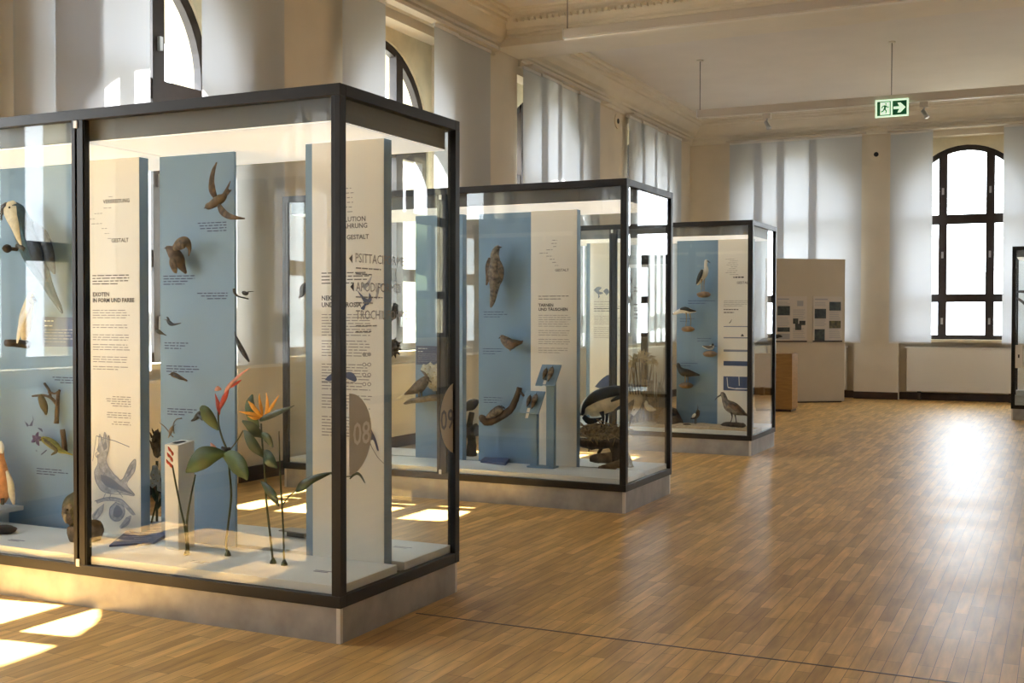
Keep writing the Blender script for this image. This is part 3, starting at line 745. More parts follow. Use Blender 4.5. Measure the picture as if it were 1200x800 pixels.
for v, sq_ in ((415, 0), (427, 1), (439, 1), (450, 1)):
    for s in (-1, 1):
        cu_, rr = 430+s*2.9, 2.4
        ic.append([(cu_+rr*math.cos(t*PI/6), v+rr*math.sin(t*PI/6)) for t in range(12)])
flat(ic, 'egg_icons', M['inkl'], pR1, YA, .0018)
flat([[(430+s*2.9+1.4*math.cos(t*PI/6), v+1.4*math.sin(t*PI/6)) for t in range(12)] for v in (427, 439, 450) for s in (-1, 1)], 'egg_icons', M['white'], pR1, YA, .0022)
flat([curve([(431, 495), (433, 498), (436, 504), (441, 515), (444, 527), (442, 527), (438, 516), (434, 515), (431, 507), (431, 500)])], 'sunbird_print', M['inkb'], pR1, YA, .002)
flat([seg((430, 509), (436, 524), .35), seg((436, 524), (443, 536), .35), seg((443, 536), (450, 543), .35), [(429, 490), (432, 497), (431, 498)]], 'twig_print', M['ink'], pR1, YA, .0018)
flat([curve([(418, 339), (427, 348), (432, 350), (433, 343), (436, 350), (433, 356), (429, 358), (427, 363), (423, 361), (427, 356), (424, 349)])], 'bird_print', M['inkb'], pR1, YA, .0024)
flat([curve([(424, 333), (430, 331), (436, 323), (433, 333), (427, 340)]), curve([(443, 334), (445, 338), (442, 350), (440, 349)]), curve([(444, 333), (449, 332), (447, 337)])], 'bird_print', M['engr'], pR1, YA, .0021)
# ---- lettering and numbered discs stuck to the side glass of the nearest case
xg = CA[0]-.0165
sg = empty('glass_lettering', (xg, CA[1]+.5, 1.6), 'grey bird-order names lettered on the side glass of the nearest case', 'lettering')
def yz(u, v): return at(u, v, X=xg)
for tx, u, v, s in (('PSITTACIFORMES', 416, 307, .064), ('APODIFORMES', 417, 341, .064), ('TROCHILIFORMES', 417, 374, .064)):
    p = yz(u, v); text(tx, 'order_name', M['inkl'], s, (xg, p.y, p.z), 'x', sg, bold=0)
for u, v, tx in ((411.5, 303, 0), (413, 336, 0)):
    p = yz(u, v); b = MB(); b.poly([(xg, p.y-.018, p.z), (xg, p.y+.012, p.z+.022), (xg, p.y+.012, p.z-.022)]); b.build('arrow_mark', M['ink'], sg)
for u, v, n in ((417, 313, 2), (417, 347, 2), (417, 381, 2)):
    p = yz(u, v); bars('caption', M['inkl'], sg, p.y, p.y+.26, xg, p.z, n, .028, .012, 'x', rag=.4)
def disc(u0, side, zc, R, num, m, label):
    p = yz(u0, 500); r = empty('numbered_disc', (xg+.001, p.y, zc), label, 'sticker', 'numbered frosted discs on the side glass')
    b = MB(); N = 24
    pts = [(xg+.001, p.y+side*R*math.sin(PI*i/N), zc+R*math.cos(PI*i/N)) for i in range(N+1)]
    b.poly(pts); b.build('half_disc', M['frost'], r)
    text(num, 'number', M[m], .155, (xg+.0025, p.y+(.03 if side > 0 else -.20), zc-.055), 'x', r)
za, zb_ = at(409, 461, X=xg).z, at(409, 557, X=xg).z
disc(409, 1, (za+zb_)/2, (za-zb_)/2, '08', 'platew', 'grey frosted half disc numbered 08 beside the front corner post')
za, zb_ = at(535, 447, X=xg).z, at(535, 531, X=xg).z
disc(536, -1, (za+zb_)/2, (za-zb_)/2, '09', 'engrd', 'grey frosted half disc numbered 09 beside the rear corner post')
# ---- printing on the middle and far cases
y = YBp-.0012; xa, xb = U(631, YBp), U(669, YBp)
z = lambda v: Zv(650, v, YBp)
text('GESTALT', 'lettering', M['ink'], .032, (xb-.02, y, z(318)), 'y', pW2, 'RIGHT')
for k, (a, b_) in enumerate(((647, 655), (646, 655), (648, 654), (640, 651), (632, 646), (640, 650), (644, 652), (647, 655), (650, 656))):
    bars('small_print', M['inkl'], pW2, U(a, YBp), U(b_, YBp), y, z(281+3.7*k), 1, .02, .010, rag=0)
bars('small_print', M['ink'], pW2, xa, xb, y, z(346.5), 2, .024, .010, rag=.05)
text('TARNEN', 'lettering', M['ink'], .036, (xa, y, z(359)), 'y', pW2, bold=.03)
text('UND TÄUSCHEN', 'lettering', M['ink'], .036, (xa, y, z(364)), 'y', pW2, bold=.03)
bars('small_print', M['inkl'], pW2, xa, xb, y, z(369), 18, .019, .008, rag=.1, skip=(6, 10, 14))
for p, u0, u1, v, n in ((pB3, 567, 600, 365, 3), (pB3, 566, 590, 408, 3), (pB3, 567, 592, 465, 3), (pB2, 536, 541, 352, 2)):
    bars('caption', M['inkb'], p, U(u0, YBb), U(u1, YBb), (YBb if p is pB3 else YBp)-.0012, Zv(u0, v, YBb), n, .022, .010, rag=.3)
y = YC-.0012; z = lambda v: Zv(710, v, YC)
flat([curve([(696, 340), (700, 336), (705, 337), (702, 341), (707, 343), (703, 345), (700, 344)]), curve([(707, 341), (711, 338), (714, 342), (711, 346)]), curve([(701, 344), (703, 347), (701, 350)])], 'silhouettes', M['engrd'], pW3, YC, .002)
bars('small_print', M['inkl'], pW3, U(696, YC), U(729, YC), y, z(353), 4, .03, .012, rag=.2)
bars('small_print', M['ink'], pW3, U(696, YC), U(729, YC), y, z(361), 2, .03, .014, rag=.1)
bars('small_print', M['inkl'], pW3, U(696, YC), U(729, YC), y, z(370), 12, .024, .010, rag=.2, skip=(5,))
flat([curve([(697, 453), (703, 446), (709, 441), (714, 440), (714, 455), (706, 456)])], 'blue_bird_print', M['plate'], pW3, YC, .002)
xa, xb = U(848, YC), U(881, YC); z = lambda v: Zv(860, v, YC)
for k in range(9): bars('small_print', M['inkl'], pW4, U(850+(k*5) % 7, YC), U(866+(k*3) % 5, YC), y, z(303+2.3*k), 1, .02, .009, rag=0)
bars('small_print', M['ink'], pW4, U(859, YC), U(877, YC), y, z(324), 1, .03, .03, rag=0)
text('GESTALT', 'lettering', M['ink'], .04, (U(879, YC), y, z(332.5)), 'y', pW4, 'RIGHT')
bars('small_print', M['inkl'], pW4, xa, xb, y, z(352), 4, .02, .010, rag=.05)
bars('small_print', M['ink'], pW4, xa, U(866, YC), y, z(362), 2, .035, .02, rag=.1)
def wbar(v0, v1, m):
    b = MB(); b.poly([(xa, y-.0006, z(v1)), (xb, y-.0006, z(v1)), (xb, y-.0006, z(v0)), (xa, y-.0006, z(v0))]); b.build('depth_bar', M[m], pW4)
for v0, v1, m in ((382, 383, 'engrd'), (395, 396.3, 'engrd'), (409.5, 412, 'engrd'), (423, 428.5, 'plate'), (441, 457.5, 'plate')): wbar(v0, v1, m)
flat([seg((852, 442), (853, 453), .4), [(853, 453), (862, 455), (862, 456), (853, 454.3)], seg((866, 441), (866.4, 452), .35), [(862, 454.5), (880, 455), (880, 456), (862, 456)]], 'white_line', M['platew'], pW4, YC, .003)
flat([curve([(854, 379), (857, 375), (858, 374), (856, 378)]), curve([(868, 394), (870, 391), (872, 394)])], 'wader_print', M['ink'], pW4, YC, .002)
for k, (u0, u1, v, n) in enumerate(((806, 838, 352, 2), (797, 815, 373, 2), (817, 838, 396, 2), (798, 818, 425, 2))): bars('caption', M['plate'], pB4, U(u0, YCb), U(u1, YCb), YCb-.0012, Zv(u0, v, YCb), n, .03, .014, rag=.2)
xg2 = CB_[0]-.0165
s2 = empty('glass_lettering', (xg2, CB_[1]+.3, 1.7), 'grey bird names lettered on the side glass of the stork case', 'lettering')
for v in (328, 348):
    p = at(740, v, X=xg2); b = MB(); b.poly([(xg2, p.y-.02, p.z), (xg2, p.y+.02, p.z+.03), (xg2, p.y+.02, p.z-.03)]); b.build('arrow_mark', M['ink'], s2)
for v, n, m in ((336, 2, 'ink'), (356, 2, 'ink'), (363, 3, 'ink')):
    p = at(743, v, X=xg2); bars('caption', M[m], s2, p.y, p.y+.20, xg2, p.z, n, .03, .016, 'x', rag=.4)
# edge cabinet: cream panel with a dark feather print
YD = CD_[1]+.3
pD = panel('white', CD_[0]-3.1, CD_[0]-2.2, YD, 'cream panel inside the cabinet at the right edge', GW)
flat([curve([(1189, 343), (1195, 340), (1206, 341), (1206, 344), (1196, 343)]), curve([(1189, 348), (1196, 350), (1206, 358), (1205, 361), (1196, 354)])], 'feather_print', M['ink'], pD, YD, .002)
# ------------------------------------------------------------------ specimens
class Fig:
    """one mounted animal: body (with wings and tail) is one mesh, beak, legs, eye are its parts"""
    def __init__(s, name, label, cat, Y, loc, group='mounted birds in the cases'):
        s.r = empty(name, loc, label, cat, group); s.Y = Y; s.b = MB()
        p = Vector(loc); s.px = (p.y*math.cos(YAW)-p.x*math.sin(YAW))/F
    def P(s, q):
        p = at(q[0], q[1], Y=s.Y-(q[3] if len(q) > 3 else 0)); return (*p, q[2]*s.px)
    def loft(s, P, m, sq=.8, k=4, seg=12): s.b.loft([s.P(q) for q in P], m, k, seg, sq); return s
    def part(s, name, P, m, sq=1, k=3, seg=7): return MB().loft([s.P(q) for q in P], m, k, seg, sq).build(name, None, s.r)
    def eye(s, u, v, r, c): p = s.P((u, v, r, c)); return MB().ball(p[:3], p[3], p[3], p[3], M['eye'], 8, 6).build('eye', None, s.r)
    def done(s, name='body'): return s.b.build(name, None, s.r)
def base(u, v, Y): return at(u, v, Y=Y).to_tuple()
def on_deck(u, v): return at(u, v, Z=DK)
m_ = lambda k: M[k]
# --- case A, left module
Yq = YAb-.10
f = Fig('macaw', 'large dark blue macaw with pale head climbing at the left edge of the nearest case', 'bird', Yq, base(40, 300, Yq))
f.loft([(19, 237, 4, .0), (17, 244, 10.5, .01), (23, 256, 12, .02), (30, 272, 14.5, .02), (38, 292, 15.5, .01), (46, 312, 12, 0), (54, 330, 7.5, -.03), (63, 348, 4.8, -.05), (70, 360, 3, -.06), (73, 367, 1.2, -.06)], m_('teal'))
f.loft([(17, 236.5, 3, .03), (13, 244, 9.8, .035), (15, 253, 9.5, .05), (18, 264, 6.5, .07), (22, 278, 4, .075), (27, 290, 1.5, .07)], m_('cream'), .7)
f.loft([(24, 262, 3, .03), (34, 276, 7, .06), (42, 296, 9, .06), (48, 314, 6, .03), (55, 330, 2, 0)], m_('navy'), .5)
f.loft([(40, 262, 3, .02), (50, 276, 8, .03), (56, 296, 9, .03), (60, 310, 6, .01), (64, 321, 1.5, 0)], m_('navy'), .5)
f.part('beak', [(9, 240, 4, .05), (3, 245, 4.5, .05), (0, 252, 3, .05), (2, 258, .8, .05)], m_('beak'))
f.part('leg', [(30, 292, 4, .06), (25, 289, 3, .07), (20, 288, 2.5, .06)], m_('leg')); f.eye(11, 243, 1.3, .085); f.done()
k = empty('perch_knob', base(20, 292, YAb-.05), 'small brown wooden perch knob under the macaw\'s foot', 'perch', 'wooden perches')
p = at(20, 292, Y=YAb); MB().ball((p.x, YAb-.075, p.z), .026, .03, .026, M['bark'], 12, 8, .06).build('knob', None, k); MB().tube([(p.x, YAb-.06, p.z), (p.x, YAb, p.z)], .012, M['bark']).build('peg', None, k)
f = Fig('cockatoo', 'slim cream cockatoo on a short brown perch below the macaw', 'bird', Yq, base(28, 395, Yq))
f.loft([(37, 343, 2), (36, 349, 5), (33, 360, 7), (30, 375, 8.5), (29, 388, 7), (28, 398, 3)], m_('cream')).loft([(35, 355, 3, .03), (27, 374, 4.5, .03), (22, 392, 3, .02), (20, 402, 1, .02)], m_('bwhite'), .5)
f.part('beak', [(39, 349, 2, .02), (42, 352, 1.4, .02), (41, 355, .5, .02)], m_('beak')); f.eye(37.5, 347.5, .8, .04); f.done()
k = empty('wooden_perch', base(33, 402, YAb), 'dark wooden perch under the slim cream cockatoo', 'perch', 'wooden perches')
p = at(33, 402, Y=YAb); MB().tube([(p.x, YAb, p.z-.01), (p.x-.01, YAb-.08, p.z), (p.x-.02, YAb-.15, p.z+.005)], [.026, .024, .022], M['bark'], 3, 10, .06).build('branch', None, k)
def plate(name, quad, Y, label, group, n, parent=None):
    r = empty(name, at(*quad[3], Y=Y).to_tuple(), label, 'sign', group)
    P = [at(u, v, Y=Y) for u, v in quad]
    b = MB(); b.hexa([p+Vector((0, -.006, 0)) for p in P], P); b.build('board', M['plate'], r)
    x0, x1, zt, zb = P[0].x, P[1].x, P[0].z, P[3].z; hh = zt-zb
    bars('print', M['platew'], r, x0+.08*(x1-x0), x0+.45*(x1-x0), Y-.0075, zt-.12*hh, 2, .16*hh, .07*hh, rag=.3)
    bars('print', M['engr'], r, x0+.08*(x1-x0), x1-.04*(x1-x0), Y-.0075, zt-.42*hh, 5, .1*hh, .035*hh, rag=.15)
plate('sign_plate', [(50, 371), (91, 372), (91, 406), (50, 406)], YAb, 'dark blue sign plate with white print below the macaw\'s tail', 'dark blue sign plates', 5)
# twig with small bird, green bird with blue flower
Yq = YAb-.05
k = empty('forked_twig', base(67, 496, YAb), 'forked brown twig fixed to the blue panel under the small blue sign', 'twig', 'twigs on the panels')
g = lambda u, v, c=0: tuple(at(u, v, Y=YAb-.03-c))
MB().tube([g(66, 496), g(67, 478), g(68, 462), g(70, 457)], [.014, .012, .010, .008], M['bark'], 3, 8, .12).build('main_stem', None, k)
MB().tube([g(66, 473), g(60, 466, .01), (g(50, 463, .02)), g(38, 464, .02)], [.010, .009, .008, .006], M['bark'], 3, 8, .1).build('side_shoot', None, k)
MB().tube([g(59, 465), g(58, 458), g(52, 449)], [.009, .008, .008], M['bark'], 3, 8, .1).build('side_shoot', None, k)
MB().tube([g(57, 459), g(64, 461), g(69, 458)], [.007, .006, .006], M['bark'], 3, 8, .1).build('side_shoot', None, k)
f = Fig('small_parrot', 'small olive bird hanging from the forked twig', 'bird', Yq-.02, base(51, 470, Yq-.02))
f.loft([(47, 462, 2.5), (48, 466, 4), (51, 474, 5), (53, 480, 3.6), (54, 486, 1)], m_('olive')); f.part('beak', [(46, 465, 1.2, .01), (44.5, 468, .4, .01)], m_('beak')); f.eye(47, 464, .6, .03); f.done()
f = Fig('green_parakeet', 'green bird perching beside an indigo flower at the left edge', 'bird', Yq, base(64, 524, Yq))
f.loft([(49, 514, 2.5), (52, 515, 4), (58, 518, 5.5), (65, 523, 5.3), (71, 528, 3.2), (77, 530, 1.8), (85, 533, .6)], m_('lime')).loft([(52, 515, 2, .02), (60, 522, 2.4, .04), (66, 528, 2.4, .04), (60, 533, .8, .05)], m_('olive'), .5)
f.part('beak', [(49, 515, 1.5, .01), (45, 516.5, .4, .01)], m_('beak')); f.eye(51, 513.5, .6, .035); f.done()
k = empty('wooden_stub', base(74, 515, YAb), 'brown upright stub of branch behind the green bird', 'twig', 'twigs on the panels')
MB().tube([g(76, 529), g(75, 518), g(73, 503)], [.017, .016, .015], M['bark'], 3, 9, .1).build('stub', None, k)
k = empty('indigo_flower', base(42, 515, Yq), 'dark indigo flower held in front of the green bird\'s beak', 'flower', 'flowers in the nearest case')
for du, dv in ((-6, 4), (-5, -4), (2, -8), (5, -2), (3, 8), (-1, 3)):
    c0 = at(43, 514, Y=Yq-.02); c1 = at(43+du, 514+dv, Y=Yq-.03); MB().blade([(*c0, .006), (*((c0+c1)/2), .013), (*c1, .003)], M['purple']).build('petal', None, k)
MB().tube([tuple(at(43, 514, Y=Yq-.02)), tuple(at(46, 515, Y=YAb))], .004, M['stem']).build('stalk', None, k)
flat([curve([(29, 493), (34, 498), (32, 500)]), curve([(34, 499), (39, 492), (38, 499)]), curve([(44, 501), (49, 502), (50, 506), (46, 503)]), curve([(38, 486), (40, 492), (39, 492)]), curve([(48, 532), (54, 527), (55, 528), (49, 533)]), curve([(42, 527), (44, 528), (43, 529)])], 'insect_prints', M['inkb'], pL0, YAb, .0015)
# salmon cockatoo on a bracket shelf
Yq = YAb-.12
k = empty('bracket_shelf', base(0, 596, Yq), 'white bracket shelf under the salmon cockatoo at the left edge', 'shelf')
q = at(9, 592, Y=Yq); q2 = at(-28, 592, Y=Yq)
bx(q2.x, q.x, Yq-.09, YAb, q.z-.045, q.z-.02).build('board', M['deck'], k); bx((q.x+q2.x)/2-.01, (q.x+q2.x)/2+.01, YAb-.16, YAb, q.z-.15, q.z-.045).build('bracket', M['deck'], k)
f = Fig('salmon_cockatoo', 'salmon pink cockatoo on a white shelf at the bottom left edge', 'bird', Yq, (at(0, 590, Y=Yq).x, Yq, q.z-.02))
f.loft([(0, 519, 2), (-1, 527, 6), (-2, 537, 8), (-1, 550, 11), (0, 566, 14), (0, 580, 12), (0, 589, 7)], m_('salmon'))
f.loft([(1, 517, 1.2), (2, 524, 3.5, .01), (1, 531, 3, .02)], m_('bwhite'), .7).loft([(8, 552, 2, .02), (12, 565, 4.5, .03), (14, 580, 4.5, .02), (16, 591, 1.5, .0)], m_('cream'), .6)
f.part('beak', [(-8, 530, 3, .03), (-12, 534, 2.5, .03), (-11, 539, .8, .03)], m_('beak')); f.eye(-4, 527, 1, .05)
f.part('leg', [(-3, 584, 2, .03), (-3, 591, 2, .04)], m_('leg')); f.part('leg', [(3, 584, 2, .03), (3, 591, 2, .04)], m_('leg')); f.done()
q = on_deck(4, 627); k = empty('dark_stone', (q.x-.05, q.y, DK), 'dark flat stone on the deck below the salmon cockatoo', 'stone')
MB().ball((q.x-.05, q.y+.05, DK+.022), .085, .06, .026, M['black'], 14, 8, .06).build('stone', None, k)
# brown ground parrot on a stump
q = on_deck(86, 636); Yq = q.y+.09
k = empty('tree_stump', (q.x, Yq, DK), 'brown round stump on the deck behind the door mullion', 'stump')
s_ = .0041
MB().loft([(q.x, Yq, DK, .085, .085), (q.x, Yq, DK+.04, .10, .095), (q.x+.005, Yq, DK+.085, .092, .09), (q.x, Yq, DK+.105, .05, .05)], M['drift'], 3, 18, up=(0, 1, 0), wob=.04).build('stump', None, k)
f = Fig('ground_parrot', 'round mossy brown bird sitting on the stump behind the door mullion', 'bird', Yq, (q.x, Yq, DK+.10))
f.loft([(91, 575, 4), (91, 582, 13), (90, 593, 18), (90, 603, 17), (88, 612, 11), (86, 618, 4)], m_('olive'), .85)
f.loft([(84, 591, 3, .06), (79, 599, 7, .06), (80, 606, 6.5, .06), (84, 613, 4, .05)], m_('greyb'), .8)
f.part('beak', [(77, 602, 2.2, .09), (76, 608, 2, .095), (78, 613, .6, .09)], m_('beakp')); f.eye(79, 597, 1, .115)
f.part('leg', [(88, 614, 2, .03), (87, 622, 2, .04)], m_('legp')); f.done()
# --- case A, right module: birds on the swift panel
def bird(name, label, Y, loc, lofts, beak=None, eye=None, legs=(), bm='beak', lm='leg'):
    f = Fig(name, label, 'bird', Y, loc)
    for L in lofts: f.loft(L[0], m_(L[1]), *(L[2:]))
    if beak: f.part('beak', beak, m_(bm))
    if eye: f.eye(*eye)
    for l in legs: f.part('leg', l, m_(lm))
    f.done(); return f
Yq = YAb-.07
bird('swift', 'brown swift with long pointed wings spread on the blue panel', Yq, base(258, 236, Yq),
     [([(241, 243, 1.5), (243, 242, 3.8), (248, 240, 4.6), (255, 235, 6), (261, 231, 5), (264, 227, 3, -.03), (267, 222, 2.4, -.05)], 'tan'),
      ([(253, 233, 3), (249, 224, 5.2, .03), (248, 212, 4, .04), (250, 200, 2.8, .03), (254, 190, .9, .02)], 'brown', .3),
      ([(256, 240, 3), (260, 247, 4.6, .05), (268, 253, 3.6, .08), (277, 255, 2.2, .09), (287, 256, .7, .09)], 'brown', .3),
      ([(264, 229, 2.6, -.02), (269, 224, 1.8, -.05), (271, 222, .5, -.06)], 'brown', .3), ([(263, 226, 2.4, -.02), (267, 219, 1.8, -.05), (270, 212, .5, -.06)], 'brown', .3)],
     [(241, 243, 1, 0), (239, 244, .3, 0)], (243, 241, .6, .035))
bird('treecreeper', 'tan bird clinging to the blue panel with raised wings, left of the swift', Yq+.02, base(210, 300, Yq),
     [([(194.5, 290, 1.5), (197, 291, 3.6), (203, 296, 7.5), (209, 304, 8), (213, 312, 5), (218, 320, 1.6)], 'brown'),
      ([(203, 291, 3, .02), (210, 286, 7, .04), (218, 284, 6.5, .04), (222, 291, 3, .03), (221, 300, .8, .02)], 'tan', .35),
      ([(203, 298, 3, .02), (202, 307, 5, .03), (205, 316, 4, .02), (207, 320, .8, .02)], 'tan', .35)],
     [(195, 290.5, .9, 0), (192, 291, .3, 0)], (197, 290, .5, .025), [[(213, 308, .6, .01), (216, 318, .5, -.03)]])
bird('hummingbird', 'tiny dark hummingbird hovering above the middle captions of the swift panel', Yq, base(199, 377, Yq),
     [([(196, 374, .8), (197, 376, 2), (200, 379, 2.6), (204, 380, 1.4), (212, 378.5, .5)], 'navy'), ([(199, 377, 1, .02), (197, 373, 1.6, .03), (195, 371, .4, .03)], 'navy', .3)], [(196, 375, .5, 0), (192, 374, .2, 0)], (197, 375.5, .4, .015))
bird('hummingbird', 'tiny black hummingbird at the left edge of the swift panel', Yq, base(187, 388, Yq),
     [([(183, 385, .8), (184, 387, 2), (187, 389, 2.4), (191, 391, 1.2), (195, 393, .4)], 'black')], [(183, 386, .5, 0), (180, 384, .2, 0)], (184, 386.5, .4, .015))
bird('hummingbird', 'small black hummingbird just beyond the right edge of the swift panel', Yq, base(287, 343, Yq),
     [([(284, 342, 1.2), (286, 343, 2.6), (289, 344, 2.2), (291, 343, 1, 0)], 'black')], [(290, 342, .7, 0), (298, 341, .25, 0)], (288.5, 342.2, .4, .015))
k = empty('wire_twig', base(276, 345, YAb), 'thin black twig curving out from the swift panel edge', 'twig', 'twigs on the panels')
g = lambda u, v, c=0: tuple(at(u, v, Y=YAb-.03-c))
MB().tube([g(274, 338), g(275, 343), g(279, 347, .01), (g(291, 350, .02))], [.008, .008, .005, .004], M['black'], 3, 7).build('twig', None, k)
bird('sunbird', 'long black sickle-shaped bird below the twig at the right edge of the blue panel', Yq, base(283, 405, Yq),
     [([(276, 393, .8), (278, 398, 2), (281, 405, 3), (286, 414, 3), (291, 422, 1.6), (292, 424, .5)], 'black')], [(276, 394, .7, 0), (275, 388, .3, 0)], (277, 396, .4, .02))
bird('flycatcher', 'small brown bird low on the swift panel above the heliconia leaf', Yq, base(209, 441, Yq),
     [([(200, 438, 1.2), (202, 438.5, 2.8), (206, 440, 3.2), (211, 442, 2.2), (219, 446, 1)], 'brown'), ([(204, 439, 1.5, .02), (210, 443, 1.6, .025), (215, 445, .5, .02)], 'black', .5)], [(200, 438.5, .7, 0), (197, 439, .25, 0)], (202, 437.8, .5, .02))
bird('hermit_hummingbird', 'small dark hummingbird feeding beside the upper heliconia leaf', YAb-.12, base(231, 488, YAb-.12),
     [([(236, 482, 1.2), (234, 484, 2.8), (231, 488, 3.4), (228, 491, 2, 0), (224, 493, .8)], 'black'), ([(232, 486, 1.5, .02), (236, 490, 2, .03), (237, 493, .5, .03)], 'navy', .4)], [(236, 482, .6, 0), (240, 480, .25, 0)], (235, 482.5, .5, .025))
bird('lory', 'black bird half hidden at the left side of the corner text panel', YA+.14, base(355, 340, YA+.14),
     [([(358, 332, 2), (356, 336, 4), (355, 341, 4.6), (353, 346, 2.4), (350, 349, .8)], 'black')], [(357, 332, 1, 0), (354, 333, .3, 0)], (357, 334, .5, .03))
# cream pedestal with specimen
q = on_deck(200, 644)
x0, x1 = at(193, 560, Y=q.y).x, at(209, 560, Y=q.y).x; zt = at(200, 521, Y=q.y).z; zk = zt+.015
k = empty('pedestal', ((x0+x1)/2, q.y+.06, DK), 'slim cream pedestal with slanted top and small dark inset, by the swift panel', 'pedestal')
dep = .13
MB().hexa([(x0, q.y, DK), (x1, q.y, DK), (x1, q.y+dep, DK), (x0, q.y+dep, DK)], [(x0, q.y, zt), (x1, q.y, zt), (x1, q.y+dep, zk), (x0, q.y+dep, zk)]).build('body', M['white'], k, bevel=.003)
MB().loft([((x0+x1)/2, q.y+dep*.55, zt+.006, .001, .001), ((x0+x1)/2, q.y+dep*.55, zt+.0095, .024, .06), ((x0+x1)/2, q.y+dep*.55, zt+.012, .02, .05)], M['black'], 1, 18, up=(0, 1, 0)).build('inset', None, k)
bird('bee_hummingbird', 'tiny grey hummingbird on thin twigs above the cream pedestal', YAb-.06, base(200, 503, YAb-.06),
     [([(203, 499, 1), (202, 501, 2), (200, 505, 2.6), (199, 509, 1.4), (197, 513, .5)], 'greyb')], [(203, 499.5, .5, 0), (206, 497, .2, 0)], (202.5, 500, .4, .02))
k = empty('thin_twig', base(203, 500, YAb), 'thin curved twig holding the tiny grey hummingbird', 'twig', 'twigs on the panels')
g = lambda u, v, c=0: tuple(at(u, v, Y=YAb-.04-c))
MB().tube([g(187, 495), g(194, 501), g(200, 509), g(203, 512)], .003, M['wire'], 3, 6).build('twig', None, k)
MB().tube([g(204, 508), g(203, 497), g(207, 491), g(213, 490)], .003, M['wire'], 3, 6).build('twig', None, k)
# plants
class Plant:
    def __init__(s, name, label, q): s.q = q; s.r = empty(name, (q.x, q.y, DK), label, 'plant', 'exotic plants in the nearest case')
    def g(s, u, v, c=0): return at(u, v, Y=s.q.y-c)
    def stem(s, P, r, m='stem', name='stem'):
        pts = [tuple(s.g(*p)) for p in P]; MB().tube(pts, r, M[m], 4, 8).build(name, None, s.r)
    def leaf(s, P, m='leaf', name='leaf', fold=.25):
        sc_ = (s.q.y*math.cos(YAW)-s.q.x*math.sin(YAW))/F
        MB().blade([(*s.g(p[0], p[1], p[3] if len(p) > 3 else 0), p[2]*sc_) for p in P], M[m], 4, .0015, fold).build(name, None, s.r)
    def bract(s, P, m, name='bract', sq=.5):
        sc_ = (s.q.y*math.cos(YAW)-s.q.x*math.sin(YAW))/F
        MB().loft([(*s.g(p[0], p[1], p[3] if len(p) > 3 else 0), p[2]*sc_) for p in P], M[m], 4, 8, sq).build(name, None, s.r)
    def foot(s, u, v):
        p = at(u, v, Z=DK); MB().loft([(p.x, p.y, DK, .018, .018), (p.x, p.y, DK+.01, .016, .016), (p.x, p.y, DK+.03, .006, .006)], M['stem'], 1, 12).build('foot', None, s.r)
h = Plant('heliconia', 'tall heliconia with pink and red bracts and broad green leaves', on_deck(267, 651))
h.foot(267, 651)
h.stem([(267, 651), (265, 636), (268, 610), (271, 580), (269, 555), (268, 540)], [.007, .0065, .006, .006, .0055, .005])
h.stem([(266, 527), (260, 512), (256, 495), (256, 478)], [.006, .0055, .005, .005])
h.stem([(267, 530), (278, 516), (285, 504)], [.004, .0035, .003])
h.bract([(257, 486, 1), (256, 476, 3.6), (254, 468, 2), (252, 461, .4)], 'red')
h.bract([(257, 480, 1.5), (262, 468, 3.8), (266, 460, 2.4), (268, 452, .8)], 'red')
h.bract([(262, 470, 1), (266, 456, 2.6), (275, 445, 2, .01), (284, 437, 1.4, .02), (293, 431, .4, .03)], 'pink')
h.bract([(270, 454, .8), (277, 449, 1.8), (283, 445, .4)], 'red')
h.bract([(252, 457, 1), (255, 455, 3, .02), (259, 456, 1.2, .02)], 'pink'); h.bract([(257, 530, 1.5, .02), (250, 524, 3.2, .02), (247, 519, 1, .02)], 'pink')
h.leaf([(265, 531, 2, .02), (252, 532, 9, .04), (240, 536, 13, .05), (228, 545, 9, .05), (218, 553, 1, .04)])
h.leaf([(262, 534, 2, .02), (272, 537, 10, .05), (281, 544, 12, .07), (287, 554, 8, .08), (290, 562, 1, .08)])
h.leaf([(256, 504, 1, .02), (251, 496, 6, .03), (244, 486, 8.5, .04), (238, 480, 6, .04), (234, 479, 1, .04)])
h.bract([(260, 524, 1.5), (265, 527, 3.2, .01), (270, 525, 1.5)], 'black', 'node', .8)
h2 = Plant('red_ginger', 'slender plant with small red flower spike in front of the cream pedestal', on_deck(219, 645)+Vector((.015, -.06, 0)))
h2.foot(219, 650)
h2.stem([(219, 645), (217, 620), (211, 592), (205, 562), (202, 545)], [.006, .006, .005, .005, .004])
h2.stem([(221, 645), (219, 612), (224, 580), (229, 556)], [.006, .006, .005, .004])
for i_, (u, v) in enumerate(((199, 526), (202, 530), (198, 533), (201, 537), (197, 541), (200, 544))):
    h2.bract([(202, v+4, .6), (u, v+1, 1.7, .01), (u-2, v-3, .5, .02)], 'red', 'floret', .8)
h3 = Plant('bird_of_paradise', 'bird of paradise plant with orange petals and dark green leaves', on_deck(326, 660))
h3.foot(320, 660); h3.foot(333, 662)
h3.stem([(320, 659), (316, 622), (312, 585), (310, 548), (307, 515), (306, 496)], [.006, .006, .0055, .005, .005, .005])
h3.stem([(333, 662), (332, 622), (330, 585), (328, 545), (327, 505)], [.0055, .005, .005, .004, .003])
h3.stem([(331, 592), (338, 582), (348, 574)], [.004, .0035, .003])
h3.leaf([(303, 502, 3, -.02), (297, 488, 7.5, -.03), (294, 474, 7, -.03), (296, 462, 1, -.03)], 'leaf')
h3.bract([(305, 492, 2.2), (314, 488, 3.8, .01), (326, 483, 3.4, .02), (336, 479, 2, .02), (345, 475, .4, .02)], 'leafd', 'spathe', .7)
